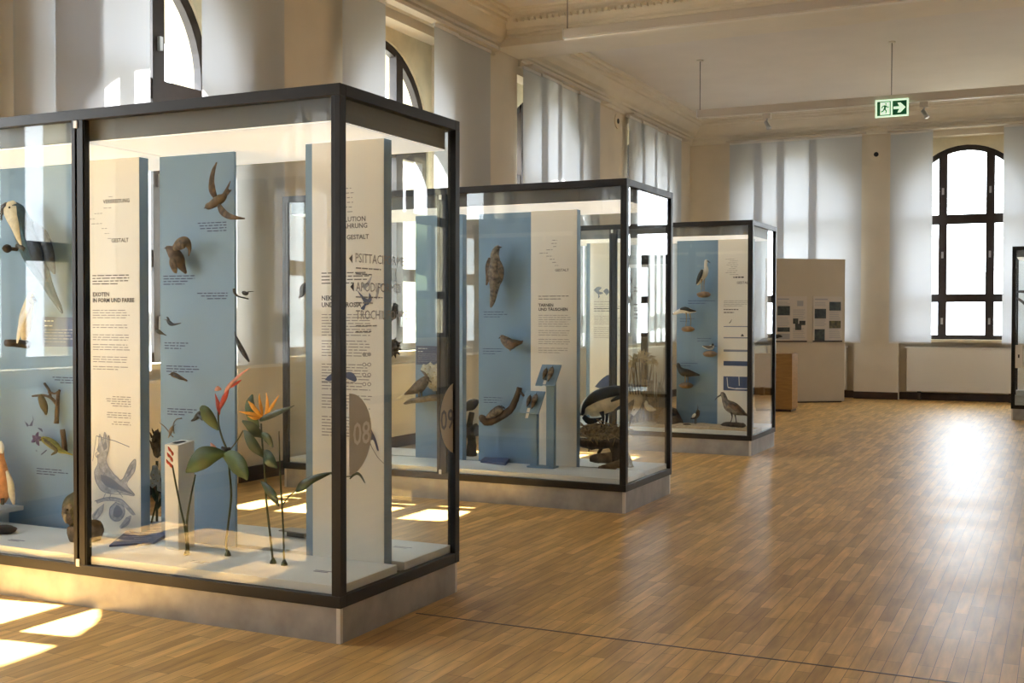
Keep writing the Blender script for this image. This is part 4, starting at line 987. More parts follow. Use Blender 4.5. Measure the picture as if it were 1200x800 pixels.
for P in ([(308, 488, 1), (303, 484, 2.6, .02), (296, 476, 3, .02), (291, 470, .6, .02)], [(308, 488, 1), (300, 486, 2.4, .02), (290, 484, 1.8, .03), (280, 482, .4, .03)], [(308, 487, 1), (306, 478, 2.6), (304, 468, 1.8), (304, 461, .4)],
          [(310, 487, 1), (313, 478, 2.6, .01), (313, 468, 1.8, .01), (312, 460, .4)], [(312, 486, 1), (318, 477, 2.2, .02), (323, 469, 1.5, .02), (327, 463, .4, .02)], [(306, 489, 1), (298, 490, 2, .03), (290, 487, .5, .03)]):
    h3.bract(P, 'orange', 'petal', .35)
h3.leaf([(307, 512, 1.5), (301, 506, 7, .02), (294, 499, 6, .03), (284, 493, 1, .03)], 'leafd')
h3.leaf([(306, 508, 1.5, .01), (313, 512, 5, .04), (317, 518, 4, .04), (320, 524, .6, .04)], 'leafd')
h3.leaf([(309, 535, 1.5, .01), (300, 524, 7, .04), (292, 512, 6, .04), (286, 504, 1, .03)], 'leafd')
h3.leaf([(309, 530, 1.5, .01), (314, 534, 7.5, .05), (319, 541, 7, .06), (325, 548, 1, .06)], 'leafd')
h3.leaf([(306, 564, 1, .02), (314, 572, 5, .05), (321, 581, 5.5, .06), (327, 593, .8, .06)], 'leafd')
h3.leaf([(347, 576, 1.2), (355, 569, 5.5, .02), (366, 562, 4.2, .03), (378, 557, 3, .03), (391, 553, .5, .03)], 'leafd')
h3.leaf([(410, 561, .6, .0), (416, 555, 1.7, .0), (422, 556, 1.4, 0), (428, 566, .4, 0)], 'leafd')
h3.stem([(388, 555), (400, 558), (412, 558)], [.003, .003, .003])
# blue information sheet on the deck
P = [on_deck(128, 641), on_deck(180, 637.5), on_deck(217, 619), on_deck(163, 616.5)]
k = empty('information_sheet', tuple((P[0]+P[2])/2), 'dark blue information sheet lying tilted on the deck of the nearest case', 'sign', 'dark blue sheets on the decks')
U3 = Vector((0, 0, 1))
MB().hexa([p+U3*.001 for p in P], [P[0]+U3*.012, P[1]+U3*.012, P[2]+U3*.035, P[3]+U3*.035]).build('sheet', M['plate'], k)
b = MB()
for i_ in range(9):
    t = .12+.085*i_
    A_ = P[0].lerp(P[3], t)+U3*(.0135+.023*t); B_ = P[1].lerp(P[2], t)+U3*(.0135+.023*t); d_ = (P[3]-P[0])*(.03 if i_ == 8 else .011); d_.z = .0008
    e0, e1 = (.12, .4) if i_ == 8 else (.1+.3*(i_ % 3 == 1), random.uniform(.55, .8))
    b.poly([A_.lerp(B_, e0), A_.lerp(B_, e1), A_.lerp(B_, e1)+d_, A_.lerp(B_, e0)+d_])
b.build('print', M['engr'], k)
def deck_label(u, v, n, label):
    p = on_deck(u, v); k = empty('deck_caption', (p.x, p.y, DK), label, 'caption', 'small captions printed on the decks')
    b = MB()
    for i_ in range(n):
        b.box(p.x+.004*i_, p.x+.11-.02*i_, p.y-.022*i_, p.y+.009-.022*i_, DK+.0002, DK+.001)
    b.build('print', M['plate'], k)
deck_label(225, 657, 2, 'small blue caption on the deck beneath the heliconia'); deck_label(369, 668, 2, 'small blue caption on the deck left of the corner post')
deck_label(12, 632, 2, 'small blue caption on the deck at the left edge'); deck_label(462, 640, 2, 'small blue caption on the rear deck by the corner text panel')
q = at(345, 629, Z=DK)
k = empty('label_stand', (q.x, q.y+.03, DK), 'low grey label stand on the rear deck left of the corner text panel', 'stand')
bx(q.x-.055, q.x+.065, q.y, q.y+.07, DK, DK+.03).build('block', M['fascia'], k)
bx(q.x-.095, q.x+.095, q.y-.025, q.y+.085, DK+.03, DK+.037).build('top_plate', M['steel'], k, bevel=.002)
# protea and white orchid behind the gap
q = at(184, 612, Z=DK); q = Vector((at(184, 612, Y=YA+.30).x, YA+.30, DK))
k = empty('protea', tuple(q), 'brown scaly flower head on a stalk in the gap left of the swift panel', 'plant', 'exotic plants in the nearest case')
g = lambda u, v, c=0: at(u, v, Y=q.y-c)
MB().tube([tuple(q), tuple(g(184, 570)), tuple(g(184, 540))], .008, M['stem']).build('stem', None, k)
c0 = g(184, 520)
MB().ball(tuple(c0), .032, .032, .085, M['brown'], 14, 10, .05).build('flower_head', None, k)
for i_ in range(16):
    a_ = i_*2.4; zz_ = -.07+.009*i_; rr = .03*math.sqrt(max(.1, 1-(zz_/.1)**2))
    v0 = c0+Vector((rr*math.cos(a_), rr*math.sin(a_), zz_)); v1 = v0+Vector((.016*math.cos(a_), .016*math.sin(a_), .035))
    MB().loft([(*v0, .009, .004), (*(v0.lerp(v1, .6)), .007, .003), (*v1, .001, .001)], M['brown'], 2, 6).build('scale', None, k)
k = empty('white_orchid', tuple(q+Vector((.0, -.06, 0))), 'white orchid sprays low in the gap left of the swift panel', 'plant', 'exotic plants in the nearest case')
def orchid(k, spots, r, m='petalw'):
    for c in spots:
        a0 = random.uniform(0, 6)
        b = MB()
        for j in range(5):
            a_ = a0+j*2*PI/5; d_ = Vector((math.cos(a_), -.35, math.sin(a_)))
            b.blade([(*c, r*.1), (*(c+d_*r*.6), r*.55), (*(c+d_*r), r*.08)], M[m], 2, .001, .2)
        b.ball(tuple(c+Vector((0, -r*.3, 0))), r*.18, r*.18, r*.18, M['yellow'], 8, 5); b.build('blossom', None, k)
orchid(k, [g(183, 549, .08), g(188, 555, .08), g(181, 556, .07), g(186, 563, .08), g(189, 571, .08), g(180, 566, .06)], .028)
MB().tube([tuple(q+Vector((0, -.06, 0))), tuple(g(185, 580, .06)), tuple(g(185, 552, .06))], .006, M['stem']).build('stem', None, k)
for P in ([(185, 590), (181, 580), (178, 568)], [(185, 596), (189, 588), (192, 580)]):
    MB().blade([(*g(u, v, .06), w_) for (u, v), w_ in zip(P, (.004, .016, .002))], M['leafd']).build('leaf', None, k)
# dark cone and black bird behind the corner text panel
Yq = YA+.18
bird('black_tanager', 'black bird half hidden behind the corner text panel, upper one', Yq, base(461, 365, Yq),
     [([(462, 355, 1.6), (463, 360, 4, 0), (462, 367, 5), (458, 373, 3.5), (454, 378, 1)], 'black')], [(465, 357, 1.2, 0), (468, 359, .4, 0)], (463.5, 358, .6, .03))
k = empty('dark_cone', base(461, 406, Yq), 'dark spiky seed cone half hidden behind the corner text panel', 'cone')
g = lambda u, v, c=0: at(u, v, Y=Yq-c)
c0 = g(461, 407); MB().ball(tuple(c0), .035, .035, .042, M['black'], 12, 8, .06).build('core', None, k)
for i_ in range(22):
    a_ = i_*2.4; t = -1+2*(i_+.5)/22; rr = math.sqrt(1-t*t); d_ = Vector((rr*math.cos(a_), rr*math.sin(a_), t))
    v0 = c0+Vector((d_.x*.03, d_.y*.03, d_.z*.038)); MB().loft([(*v0, .009, .006), (*(v0+d_*.022), .0015, .0015)], M['black'], 1, 6).build('spike', None, k)
MB().tube([tuple(c0), (c0.x-.02, YA+.075, c0.z)], .006, M['wire'], 1).build('peg', None, k)
# --- case B
Yq = YBb-.09
bird('potoo', 'long mottled brown potoo clinging upright to the blue panel of the stork case', Yq, base(579, 325, Yq),
     [([(586, 289, 1.2), (583, 290.5, 3.4), (580, 297, 5), (580, 306, 6.5), (579, 318, 8), (580, 329, 7.5), (579, 341, 5), (577, 353, 3.4), (575, 360, 1.2)], 'greyb'),
      ([(574, 302, 2, .02), (572, 312, 3.6, .02), (572, 324, 3, .0), (570, 334, 1, -.01)], 'brown', .5),
      ([(585, 306, 2, .02), (587, 316, 4, .02), (587, 326, 3, .0), (584, 336, .8, -.01)], 'tan', .5)],
     [(585, 289.5, 1.4, .01), (588, 289.5, .5, .01)], (583.5, 289.3, .7, .045), [[(580, 332, 1, .0), (582, 336, .9, -.05)]])
Yq = YBb-.08
bird('nightjar', 'small brown nightjar resting sideways halfway down the blue panel, stork case', Yq, base(597, 402, Yq),
     [([(586, 395, 1), (588, 395, 3), (592, 399, 5.5), (598, 403, 6.6), (604, 402, 4.4), (612, 401, 1.4)], 'tan'),
      ([(592, 399, 2, .03), (600, 403, 3.4, .05), (607, 402, 2, .04), (613, 399, .6, .03)], 'brown', .5)],
     [(586, 395.5, .9, 0), (584, 396.5, .3, 0)], (588, 394, .6, .03), [[(597, 408, .8, 0), (598, 411, .6, -.04)]], 'beak', 'legp')
k = empty('bent_branch', base(590, 480, YBb), 'thick dark bent branch fixed low on the blue panel of the stork case', 'branch', 'dead branches in the stork case')
g = lambda u, v, c=0: tuple(at(u, v, Y=YBb-.06-c))
b = MB(); b.tube([g(565, 490, .04), g(572, 494, .03), g(584, 489, .01), (g(597, 481)), g(603, 471), g(607, 461), g(609, 454, -.01)], [.034, .038, .036, .032, .028, .026, .024], M['bark'], 4, 12, .08)
b.tube([g(606, 463), g(610, 460), g(614, 464)], [.018, .014, .010], M['bark'], 3, 9, .08); b.build('branch', None, k)
p = g(564.5, 489.6, .045); MB().ball(p, .03, .02, .03, M['tan'], 12, 8, .04).build('cut_end', None, k)
MB().tube([g(590, 486), (g(590, 486)[0], YBb, g(590, 486)[2])], .012, M['bark'], 1).build('peg', None, k)
bird('frogmouth', 'dark mottled bird sitting along the thick bent branch of the stork case', YBb-.1, base(582, 482, YBb-.1),
     [([(588, 477, 1.5), (587, 478, 4), (583, 481, 5.2), (577, 485, 4.6), (571, 489, 2.2), (567, 491, .8)], 'greyb')], [(589, 477, 1.4, .01), (592, 478.5, .5, .01)], (588, 475.5, .7, .03))
# lectern stand
q = on_deck(634, 548)
k = empty('specimen_stand', (q.x, q.y, DK), 'blue stand with two tilted plates on posts, front of the stork case deck', 'stand')
x = lambda u: at(u, 500, Y=q.y).x
zt = lambda u, v: at(u, v, Y=q.y).z
bx(x(619), x(650), q.y-.03, q.y+.09, DK, DK+.015).build('base_plate', M['blue'], k, bevel=.002)
bx(x(621), x(629), q.y, q.y+.05, DK+.015, zt(625, 476)).build('post', M['blue'], k, bevel=.002)
bx(x(640), x(649), q.y, q.y+.05, DK+.015, zt(644, 442)).build('post', M['blue'], k, bevel=.002)
def tilted(quad, label, first):
    f0, f1 = at(*quad[0], Y=q.y-.045), at(*quad[1], Y=q.y-.045); b1, b0 = at(*quad[2], Y=q.y+.10), at(*quad[3], Y=q.y+.10)
    b0 = Vector((f0.x, b0.y, b0.z)); b1 = Vector((f1.x, b1.y, b1.z)); b1.z = b0.z = (b0.z+b1.z)/2; f1.z = f0.z = (f0.z+f1.z)/2
    n = (b0-f0).cross(f1-f0).normalized(); n = n if n.y < 0 else -n
    MB().hexa([p-n*.012 for p in (f0, f1, b1, b0)], [f0, f1, b1, b0]).build('tilted_plate', M['blue'], k, bevel=.002)
    ctr = (f0+f1+b0+b1)/4; up = (b0-f0).normalized()
    for s_, sz in ((-.028, .85), (.026, 1.1)):
        c = ctr+Vector((s_, 0, 0))+up*.01+n*.018*sz
        r = empty('study_skin', tuple(c), label[0 if s_ < 0 else 1], 'bird', 'study skins on the blue stand')
        L = [(c+up*.055*sz, .004), (c+up*.045*sz, .014*sz), (c+up*.01*sz, .024*sz), (c-up*.03*sz, .020*sz), (c-up*.065*sz, .009*sz), (c-up*.085*sz, .003)]
        MB().loft([(*p, w_, w_*.75) for p, w_ in L], m_('greyb' if s_ > 0 else 'tan'), 4, 12, 1, tuple(n)).build('body', None, r)
        MB().loft([(*(c+up*.055*sz), .004, .004), (*(c+up*.075*sz), .001, .001)], m_('beak'), 1, 6, 1, tuple(n)).build('beak', None, r)
    c = f0.lerp(f1, .45)+n*.004
    r = empty('paper_tag', tuple(c), label[2], 'tag', 'paper tags on the blue stand')
    a_ = Vector((.013, 0, 0)); MB().hexa([c+up*.05-a_, c+up*.05+a_, c-up*.03+a_-Vector((0, 0, .02)), c-up*.03-a_-Vector((0, 0, .02))], [p+n*.0012 for p in (c+up*.05-a_, c+up*.05+a_, c-up*.03+a_-Vector((0, 0, .02)), c-up*.03-a_-Vector((0, 0, .02)))]).build('paper', M['tag'], r)
    MB().tube([tuple(c+up*.05), tuple(c+up*.075)], .0015, M['wire'], 1).build('string', None, r)
tilted([(627, 451), (650, 452), (659, 428), (636, 426)], ('left bird skin on the higher tilted plate', 'right bird skin on the higher tilted plate', 'white paper tag hanging off the higher tilted plate'), True)
tilted([(608, 483), (631, 485), (640, 459), (618, 457)], ('left bird skin on the lower tilted plate', 'right bird skin on the lower tilted plate', 'white paper tag hanging off the lower tilted plate'), False)
P = [on_deck(563, 542), on_deck(592, 545.5), on_deck(600, 538.5), on_deck(573, 536.5)]
k = empty('information_sheet', tuple((P[0]+P[2])/2), 'dark blue information sheet lying on the deck below the bent branch', 'sign', 'dark blue sheets on the decks')
MB().hexa([p+U3*.001 for p in P], [P[0]+U3*.02, P[1]+U3*.02, P[2]+U3*.045, P[3]+U3*.045]).build('sheet', M['plate'], k)
# stork on a driftwood nest
q = on_deck(712, 548); Ys = q.y+.12
f = Fig('white_stork', 'large white bird with black back standing on the driftwood nest', 'bird', Ys, (at(706, 505, Y=Ys).x, Ys, at(706, 503, Y=Ys).z))
f.loft([(684, 487, 3), (686, 481, 8), (692, 477, 12.5), (703, 472, 14), (715, 469, 13), (728, 465, 11), (738, 461, 8.5), (746, 462, 6.5), (748, 470, 5), (745, 479, 3.6), (741, 486, 2.2)], m_('buff'), .75)
f.loft([(682, 486, 1.5, .03), (687, 474, 4.5, .05), (697, 465, 6.5, .07), (710, 460, 6.5, .07), (724, 457.5, 6, .06), (736, 457, 4, .04)], m_('black'), .8)
f.loft([(684, 488, 3, .02), (690, 493, 4, .03), (699, 492, 2.5, .03), (706, 489, .8, .03)], m_('black'), .7)
f.loft([(716, 470, 1.2, .1), (724, 466, 2.4, .1), (732, 463, 1.5, .08)], m_('black'), .4); f.loft([(720, 481, 1, .08), (727, 477, 2, .08), (734, 474, 1, .07)], m_('black'), .4)
for i_ in range(5): f.loft([(737+3.2*i_, 449+.4*i_, .7, .06), (738+3.2*i_, 456, 1.3, .07), (739+3.1*i_, 462, .6, .06)], m_('black'), .5, 3, 8)
f.part('beak', [(741, 485, 2, .0), (739, 492, 1.4, .0), (737, 501, .4, .0)], m_('beak')); f.eye(743, 480, .8, .05)
f.part('leg', [(705, 482, 3, .05), (707, 491, 1.6, .05), (704, 504, 1.3, .05)], m_('leg')); f.part('leg', [(711, 481, 3, -.04), (711, 491, 1.6, -.04), (709, 504, 1.3, -.04)], m_('leg')); f.done()
k = empty('driftwood_nest', (q.x, Ys, DK), 'dark driftwood stump carrying a straw nest in the stork case', 'driftwood')
g = lambda u, v, c=0: tuple(at(u, v, Y=Ys-c)); sx_ = f.px
def wood(P, name='root', m='drift', wob=.12): MB().tube([g(*p[:2], p[3] if len(p) > 3 else 0) for p in P], [p[2]*sx_ for p in P], M[m], 4, 12, wob).build(name, None, k)
nb = MB(); nb.tube([g(680, 508), g(690, 505), g(708, 507), g(727, 508)], [4*sx_, 9*sx_, 9.5*sx_, 7*sx_], M['nest'], 4, 14, .1); nb.build('nest', None, k)
tw = MB()
for i_ in range(60):
    c = Vector(g(random.uniform(682, 728), random.uniform(498, 513), random.uniform(-.03, .11))); d_ = Vector((random.uniform(-1, 1), random.uniform(-.6, .3), random.uniform(-.45, .45))).normalized()*random.uniform(.05, .13)
    tw.tube([tuple(c-d_), tuple(c+Vector((0, 0, .012))), tuple(c+d_)], random.uniform(.003, .006), M['nest'], 2, 5)
tw = tw.build('nest_twigs', None, k); tw['kind'] = 'stuff'
wood([(679, 517, 5), (690, 520, 6.5), (706, 519, 7), (724, 517, 8), (733, 521, 5)], 'cross_branch', 'bark')
wood([(722, 515, 10), (724, 530, 9), (722, 542, 10), (722, 553, 12)], 'stump', 'bark')
wood([(692, 537, 3.5, .05), (703, 537, 6, .05), (718, 536, 7, .03)], 'root', 'drift'); wood([(702, 549, 3, .1), (712, 548, 5, .1), (728, 545, 7, .05)], 'root', 'drift')
wood([(729, 528, 7, -.02), (735, 545, 7, -.02), (741, 556, 4, -.02)], 'root', 'drift'); wood([(704, 536, 2, .02), (702, 530, 2, .0), (706, 524, 2, 0)], 'root', 'bark')
# crested bird, plank, white orchids at the left of case B, sign plate
plate('sign_plate', [(488, 405), (520, 405.5), (520, 427), (488, 427)], YBp, 'dark blue sign plate above the white flowers, seen through the nearest case', 'dark blue sign plates', 5)
k = empty('bark_plank', base(495, 469, YBp), 'grey curved bark plank projecting under the brown crested bird', 'plank')
g = lambda u, v, c=0: tuple(at(u, v, Y=YBp-.12-c))
MB().loft([(*g(475, 473, .03), .008, .05), (*g(481, 470, .02), .022, .07), (*g(493, 468, 0), .028, .08), (*g(508, 466, -.03), .030, .08), (*g(520, 466, -.03), .030, .08)], M['greyb'], 4, 12, wob=.05).build('plank', None, k)
MB().tube([g(504, 467, -.03), (g(504, 467)[0], YBp, g(504, 467)[2])], .02, M['bark'], 1).build('peg', None, k)
bird('crested_bird', 'brown crested bird with pale tail perched on the grey plank', YBp-.12, base(490, 460, YBp-.12),
     [([(502, 446, 1.4), (500, 444, 4), (497, 447, 6), (491, 453, 7.5), (484, 457, 5), (478, 460, 2.4), (474, 462, 1)], 'brown'),
      ([(480, 458, 2.2, -.01), (473, 463, 1.7, -.02), (465, 467, .7, -.03)], 'buff', .5), ([(500, 441, 1.8), (497, 437, 1.6), (493, 434, .5)], 'brown', .5),
      ([(496, 449, 2, .05), (489, 455, 3.4, .07), (482, 459, 1, .06)], 'tan', .5)],
     [(503, 446, 1.2, 0), (506, 448, .4, 0)], (500.5, 443.5, .7, .05), [[(491, 459, 1, .03), (491, 465, .9, .03)], [(494, 458, 1, -.02), (494, 465, .9, -.02)]], 'beak', 'legp')
k = empty('white_orchid', base(506, 440, YBp-.03), 'white orchid cluster beside the brown crested bird', 'plant', 'white orchids in the stork case')
g = lambda u, v, c=0: at(u, v, Y=YBp-.05-c)
orchid(k, [g(499, 432), g(505, 430), g(510, 436), g(502, 438, .02), g(508, 443, .02), g(513, 431), g(506, 450), g(511, 453), g(513, 447), g(514, 440)], .045)
MB().tube([tuple(g(512, 462)), tuple(g(510, 445)), tuple(g(505, 432))], .006, M['stem']).build('stem', None, k)
# dark birds seen in the gap behind
Yq = YBp+.30
bird('black_grouse', 'black bird in the gap left of the potoo panel, upper one', Yq, base(553, 474, Yq),
     [([(559, 468, 1.6), (558, 470, 4), (553, 474, 6.5), (547, 477, 5), (542, 482, 2)], 'black')], [(560, 469, 1.2, 0), (563, 470, .4, 0)], (558.5, 468.5, .7, .05))
k = empty('dark_branch', (at(552, 505, Y=Yq).x, Yq, DK), 'dark forked branch on the deck in the gap left of the potoo panel', 'branch', 'dead branches in the stork case')
g = lambda u, v, c=0: tuple(at(u, v, Y=Yq-c)); z0_ = at(552, 505, Y=Yq)
MB().tube([(z0_.x, Yq, DK), g(553, 518), g(550, 500), g(553, 483)], [.05, .04, .03, .025], M['bark'], 4, 10, .1).build('trunk', None, k)
MB().tube([g(551, 506), g(556, 499), g(559, 497)], [.025, .02, .012], M['bark'], 3, 8, .1).build('limb', None, k)
# --- case C
def rockperch(u, v, r, label, Y=None):
    Y = Y or YCb; c = at(u, v, Y=Y-.11); s_ = .0102
    k = empty('rock_perch', (c.x, Y, c.z), label, 'perch', 'rock perches on the far blue panel')
    MB().ball((c.x, Y-.11, c.z), r*s_*1.02, .085, r*s_*.45, M['rock'], 18, 12, .05).build('rock', None, k)
    bx(c.x-.02, c.x+.02, Y-.10, Y, c.z-.03, c.z+.0).build('bracket', M['bark'], k)
Yq = YCb-.11
rockperch(824.5, 345, 8, 'round rock perch of the topmost white wader, far case'); rockperch(806, 385.5, 7.5, 'round rock perch under the bending avocet, far case')
rockperch(832, 414.5, 8, 'round rock perch under the small tern, far case'); rockperch(804, 451.5, 8, 'round rock perch under the black long-billed wader, far case')
bird('egret', 'topmost white bird with black wing standing on a round rock, far case', Yq, base(824, 340, Yq),
     [([(829, 305, .9), (827.5, 306, 2.1), (827, 311, 1.9), (827.5, 316, 3), (825, 321, 4.4), (822, 326, 3.4), (819, 331, 1.8), (817, 334, .6)], 'bwhite'),
      ([(823, 316, 1.5, .04), (820.5, 322, 2.6, .05), (818, 328, 2, .04), (816, 333, .6, .02)], 'black', .5)],
     [(829, 305.5, .8, 0), (832.5, 308, .25, 0)], (828, 305, .4, .025), [[(822.5, 327, .8, .02), (822, 334, .45, .02), (822, 341, .45, .02)], [(825.5, 326, .8, -.02), (825, 334, .45, -.02), (825, 341, .45, -.02)]], 'beak', 'legp')
bird('avocet', 'black and white avocet bending forward on its rock, far case', Yq, base(805, 382, Yq),
     [([(789, 367.5, 1), (791, 367, 2), (795, 365, 2.4), (801, 363.5, 3.6), (807, 364, 3.4), (812, 364.5, 1.8), (816, 365, .6)], 'bwhite'),
      ([(797, 362, 1, .03), (803, 361.5, 2.2, .045), (809, 363.5, 1.8, .04), (816, 364.5, .5, .03)], 'black', .6)],
     [(789.5, 367.5, .8, 0), (786, 368, .4, 0), (783, 367, .2, 0)], (790.5, 366.3, .4, .02), [[(804, 366, .8, .02), (804.5, 374, .45, .02), (803.5, 382, .45, .02)], [(808, 366, .8, -.02), (809.5, 374, .45, -.02), (809, 382, .45, -.02)]], 'beak', 'legp')
bird('tern', 'small white tern with black cap on the lowest pale rock at right, far case', Yq, base(833, 411, Yq),
     [([(837, 404.5, .8), (836, 405, 2), (833, 407, 3), (829, 407.5, 1.8), (823, 405.5, .5)], 'bwhite'), ([(836.5, 403.3, .8, .01), (835.3, 403.8, 1.6, .01), (834, 405, .6, .01)], 'black'), ([(835, 406, 1, .03), (830, 406.5, 1.7, .035), (824, 405, .4, .03)], 'greyb', .5)],
     [(837, 405, .6, 0), (840, 405.5, .2, 0)], (836.3, 404.4, .35, .022), [[(833, 409, .5, .01), (833, 411.5, .4, .01)]], 'beak', 'legp')
bird('black_oystercatcher', 'black long-billed wader standing on a round rock, far case', Yq, base(805, 447, Yq),
     [([(793, 427, 1), (794.5, 427, 2.5), (796, 431, 2.8), (800, 435.5, 4.6), (806, 437, 4.6), (812, 438, 3), (820, 439.5, .8)], 'black')],
     [(793.5, 427, .9, 0), (789, 427.5, .5, 0), (785, 428, .2, 0)], (794, 426.2, .4, .025), [[(803, 440, .9, .02), (803, 448, .5, .02)], [(806, 440, .9, -.02), (806, 448, .5, -.02)]], 'beakp', 'legp')
# sand bed
sb = MB(); nx, ny = 34, 10; xA, xB, yA, yB = CC_[0]-CW+.06, CC_[0]-.06, CC_[1]+.10, CC_[1]+.565
for j in range(ny+1):
    for i_ in range(nx+1):
        edge = min(1, 4*min(i_/nx, 1-i_/nx, j/ny, 1-j/ny)+.0)
        sb.v.append((xA+(xB-xA)*i_/nx, yA+(yB-yA)*j/ny+(.02*math.sin(i_*1.1) if j in (0,) else 0), DK+.003+(.03+.012*math.sin(i_*.7)*math.cos(j*.9)+random.uniform(-.003, .003))*min(1, edge*2)))
for j in range(ny):
    for i_ in range(nx): sb.face([j*(nx+1)+i_, j*(nx+1)+i_+1, (j+1)*(nx+1)+i_+1, (j+1)*(nx+1)+i_], None, True)
sb = sb.build('sand', M['sand'], None, (xA, yA, DK)); tag(sb, 'tan sand spread on the right deck of the far case', 'sand', None, 'stuff')
so_ = sb.modifiers.new('thick', 'SOLIDIFY'); so_.thickness = .004
q = at(858, 499, Z=DK+.03); Yw = q.y
k = empty('wood_slab', (q.x, Yw, DK+.03), 'flat piece of bark on the sand under the curlew', 'driftwood')
g = lambda u, v, c=0: tuple(at(u, v, Y=Yw-c))
MB().loft([(*g(845, 499), .015, .06), (*g(850, 498), .035, .09), (*g(860, 497.5), .03, .09), (*g(870, 498.5), .03, .08), (*g(873, 499), .012, .05)], M['bark'], 4, 12, wob=.1).build('bark', None, k)
bird('curlew', 'large mottled curlew with long curved bill standing on bark, far case', Yw, base(860, 496, Yw),
     [([(844.5, 462, 1.1), (846.5, 461.5, 2.7), (848.5, 465, 3.2), (850, 470, 4), (854, 475, 6.6), (861, 479, 7), (867, 482, 5), (873, 485, 2), (877, 487, .8)], 'greyb'),
      ([(854, 473, 2, .05), (862, 478, 3.5, .07), (869, 483, 2, .06), (876, 487, .5, .04)], 'brown', .5)],
     [(845, 462.5, 1, 0), (841, 465, .7, 0), (837.5, 469, .3, 0)], (846, 460.8, .5, .03), [[(857, 483, 1.4, .03), (858, 489, .6, .03), (855.5, 496, .6, .03)], [(861, 484, 1.4, -.03), (862, 489, .6, -.03), (863, 496, .6, -.03)]])
q = at(815, 497, Z=DK+.03); Yl = min(q.y, CC_[1]+.50)
bird('lapwing', 'small black and white lapwing standing on the sand left of the curlew', Yl, (at(815, 497, Y=Yl).x, Yl, DK+.03),
     [([(818.5, 480, .8), (818, 481, 1.9), (817.5, 485, 2.8), (815, 488, 2.8), (812, 489.5, 1.4), (809.5, 490.5, .5)], 'black'), ([(815, 484.5, 1, .03), (813, 487, 1.8, .035), (811, 489, .6, .02)], 'bwhite', .6), ([(817.5, 479.5, .5), (818, 477, .35), (817, 474.5, .15)], 'black')],
     [(819, 481, .6, 0), (821, 482, .2, 0)], (818.5, 480.3, .35, .022), [[(814.5, 490, .6, .01), (814.5, 497, .45, .01)], [(816, 490, .6, -.01), (816, 497, .45, -.01)]])
k = empty('pebble', tuple(at(805, 498, Z=DK+.03)), 'dark flat pebble on the sand under the black wader\'s rock', 'stone'); p = at(805, 498, Z=DK+.03); MB().ball((p.x, p.y, p.z+.006), .05, .03, .014, M['bark'], 12, 6, .06).build('stone', None, k)
# left deck of case C: reeds, mounds and small birds, seen through the stork case
xA, xB = CC_[0]-2*CW+.1, CC_[0]-CW-.06
def mound(u0, u1, vt, Y, label, m='drift'):
    a_, b_ = at(u0, 480, Y=Y), at(u1, 480, Y=Y); zt_ = at((u0+u1)/2, vt, Y=Y).z
    k = empty('earth_mound', ((a_.x+b_.x)/2, Y, DK), label, 'mound', 'earth mounds in the far case')
    w_ = (b_.x-a_.x)/2; MB().loft([((a_.x+b_.x)/2, Y, DK, w_, .2), ((a_.x+b_.x)/2, Y, DK+(zt_-DK)*.5, w_*.85, .17), ((a_.x+b_.x)/2+w_*.1, Y, zt_, w_*.4, .08)], M[m], 4, 20, up=(0, 1, 0), wob=.05).build('mound', None, k)
Yr = CC_[1]+.36
mound(730, 790, 446, Yr+.45, 'brown earth mound behind the reed plume, seen through the stork case'); mound(770, 800, 478, Yr, 'dark low mound beside the far blue panel', 'bark')
pl = at(752, 492, Z=DK)
k = empty('reed_clump', (at(750, 490, Y=Yr).x, Yr, DK), 'golden reed plumes on dark stalks seen through the stork case', 'plant')
g = lambda u, v, c=0: at(u, v, Y=Yr-c)
b0 = g(750, 490); b0.z = DK
for i_, (u, v) in enumerate(((744, 424), (749, 420), (754, 419), (759, 422), (764, 426), (740, 430))):
    t = g(u, v, .05*math.sin(i_*2)); MB().tube([tuple(b0+Vector((.02*i_-.05, 0, 0))), tuple(b0.lerp(t, .6)+Vector((.01, 0, 0))), tuple(t)], [.012, .01, .006], M['bark'], 4, 7).build('stalk', None, k)
    pm = MB()
    for j in range(26):
        d_ = Vector((random.uniform(-1, 1), random.uniform(-.6, .6), random.uniform(-.25, 1))).normalized()*random.uniform(.06, .14)
        pm.tube([tuple(t), tuple(t+d_*.6+Vector((0, 0, .01))), tuple(t+d_-Vector((0, 0, .02)))], [.004, .006, .002], M['reed'], 2, 5)
    pm.build('plume', None, k)['kind'] = 'stuff'
lb = MB()
for i_ in range(40):
    p = b0+Vector((random.uniform(-.25, .28), random.uniform(-.1, .15), 0)); t = p+Vector((random.uniform(-.15, .15), random.uniform(-.1, .1), random.uniform(.35, .85)))
    lb.blade([(*p, .008), (*p.lerp(t, .5), .008), (*t, .001)], M['nest'], 2, .001, .2, side=(1, .2, 0))
lb.build('reed_leaves', None, k)['kind'] = 'stuff'
for (u, v, m1, lab) in ((760, 478, 'bwhite', 'small pale bird standing in front of the earth mound, far case'), (783, 484, 'black', 'small dark bird on the deck at the left edge of the far blue panel')):
    Y_ = Yr-.12
    bird('sandpiper', lab, Y_, (at(u, 490, Y=Y_).x, Y_, DK),
      [([(u-4, v-7, .8), (u-3, v-7, 2), (u-2, v-3, 2.6), (u+1, v, 3.8), (u+5, v+1.5, 2.4), (u+9, v+2, .6)], m1)], [(u-4, v-7, .6, 0), (u-8, v-6, .2, 0)], (u-3.4, v-7.6, .4, .02), [[(u, v+3, .6, .01), (u, at(u, v, Y=Y_) and v+13, .5, .01)], [(u+3, v+3, .6, -.01), (u+3, v+13, .5, -.01)]])
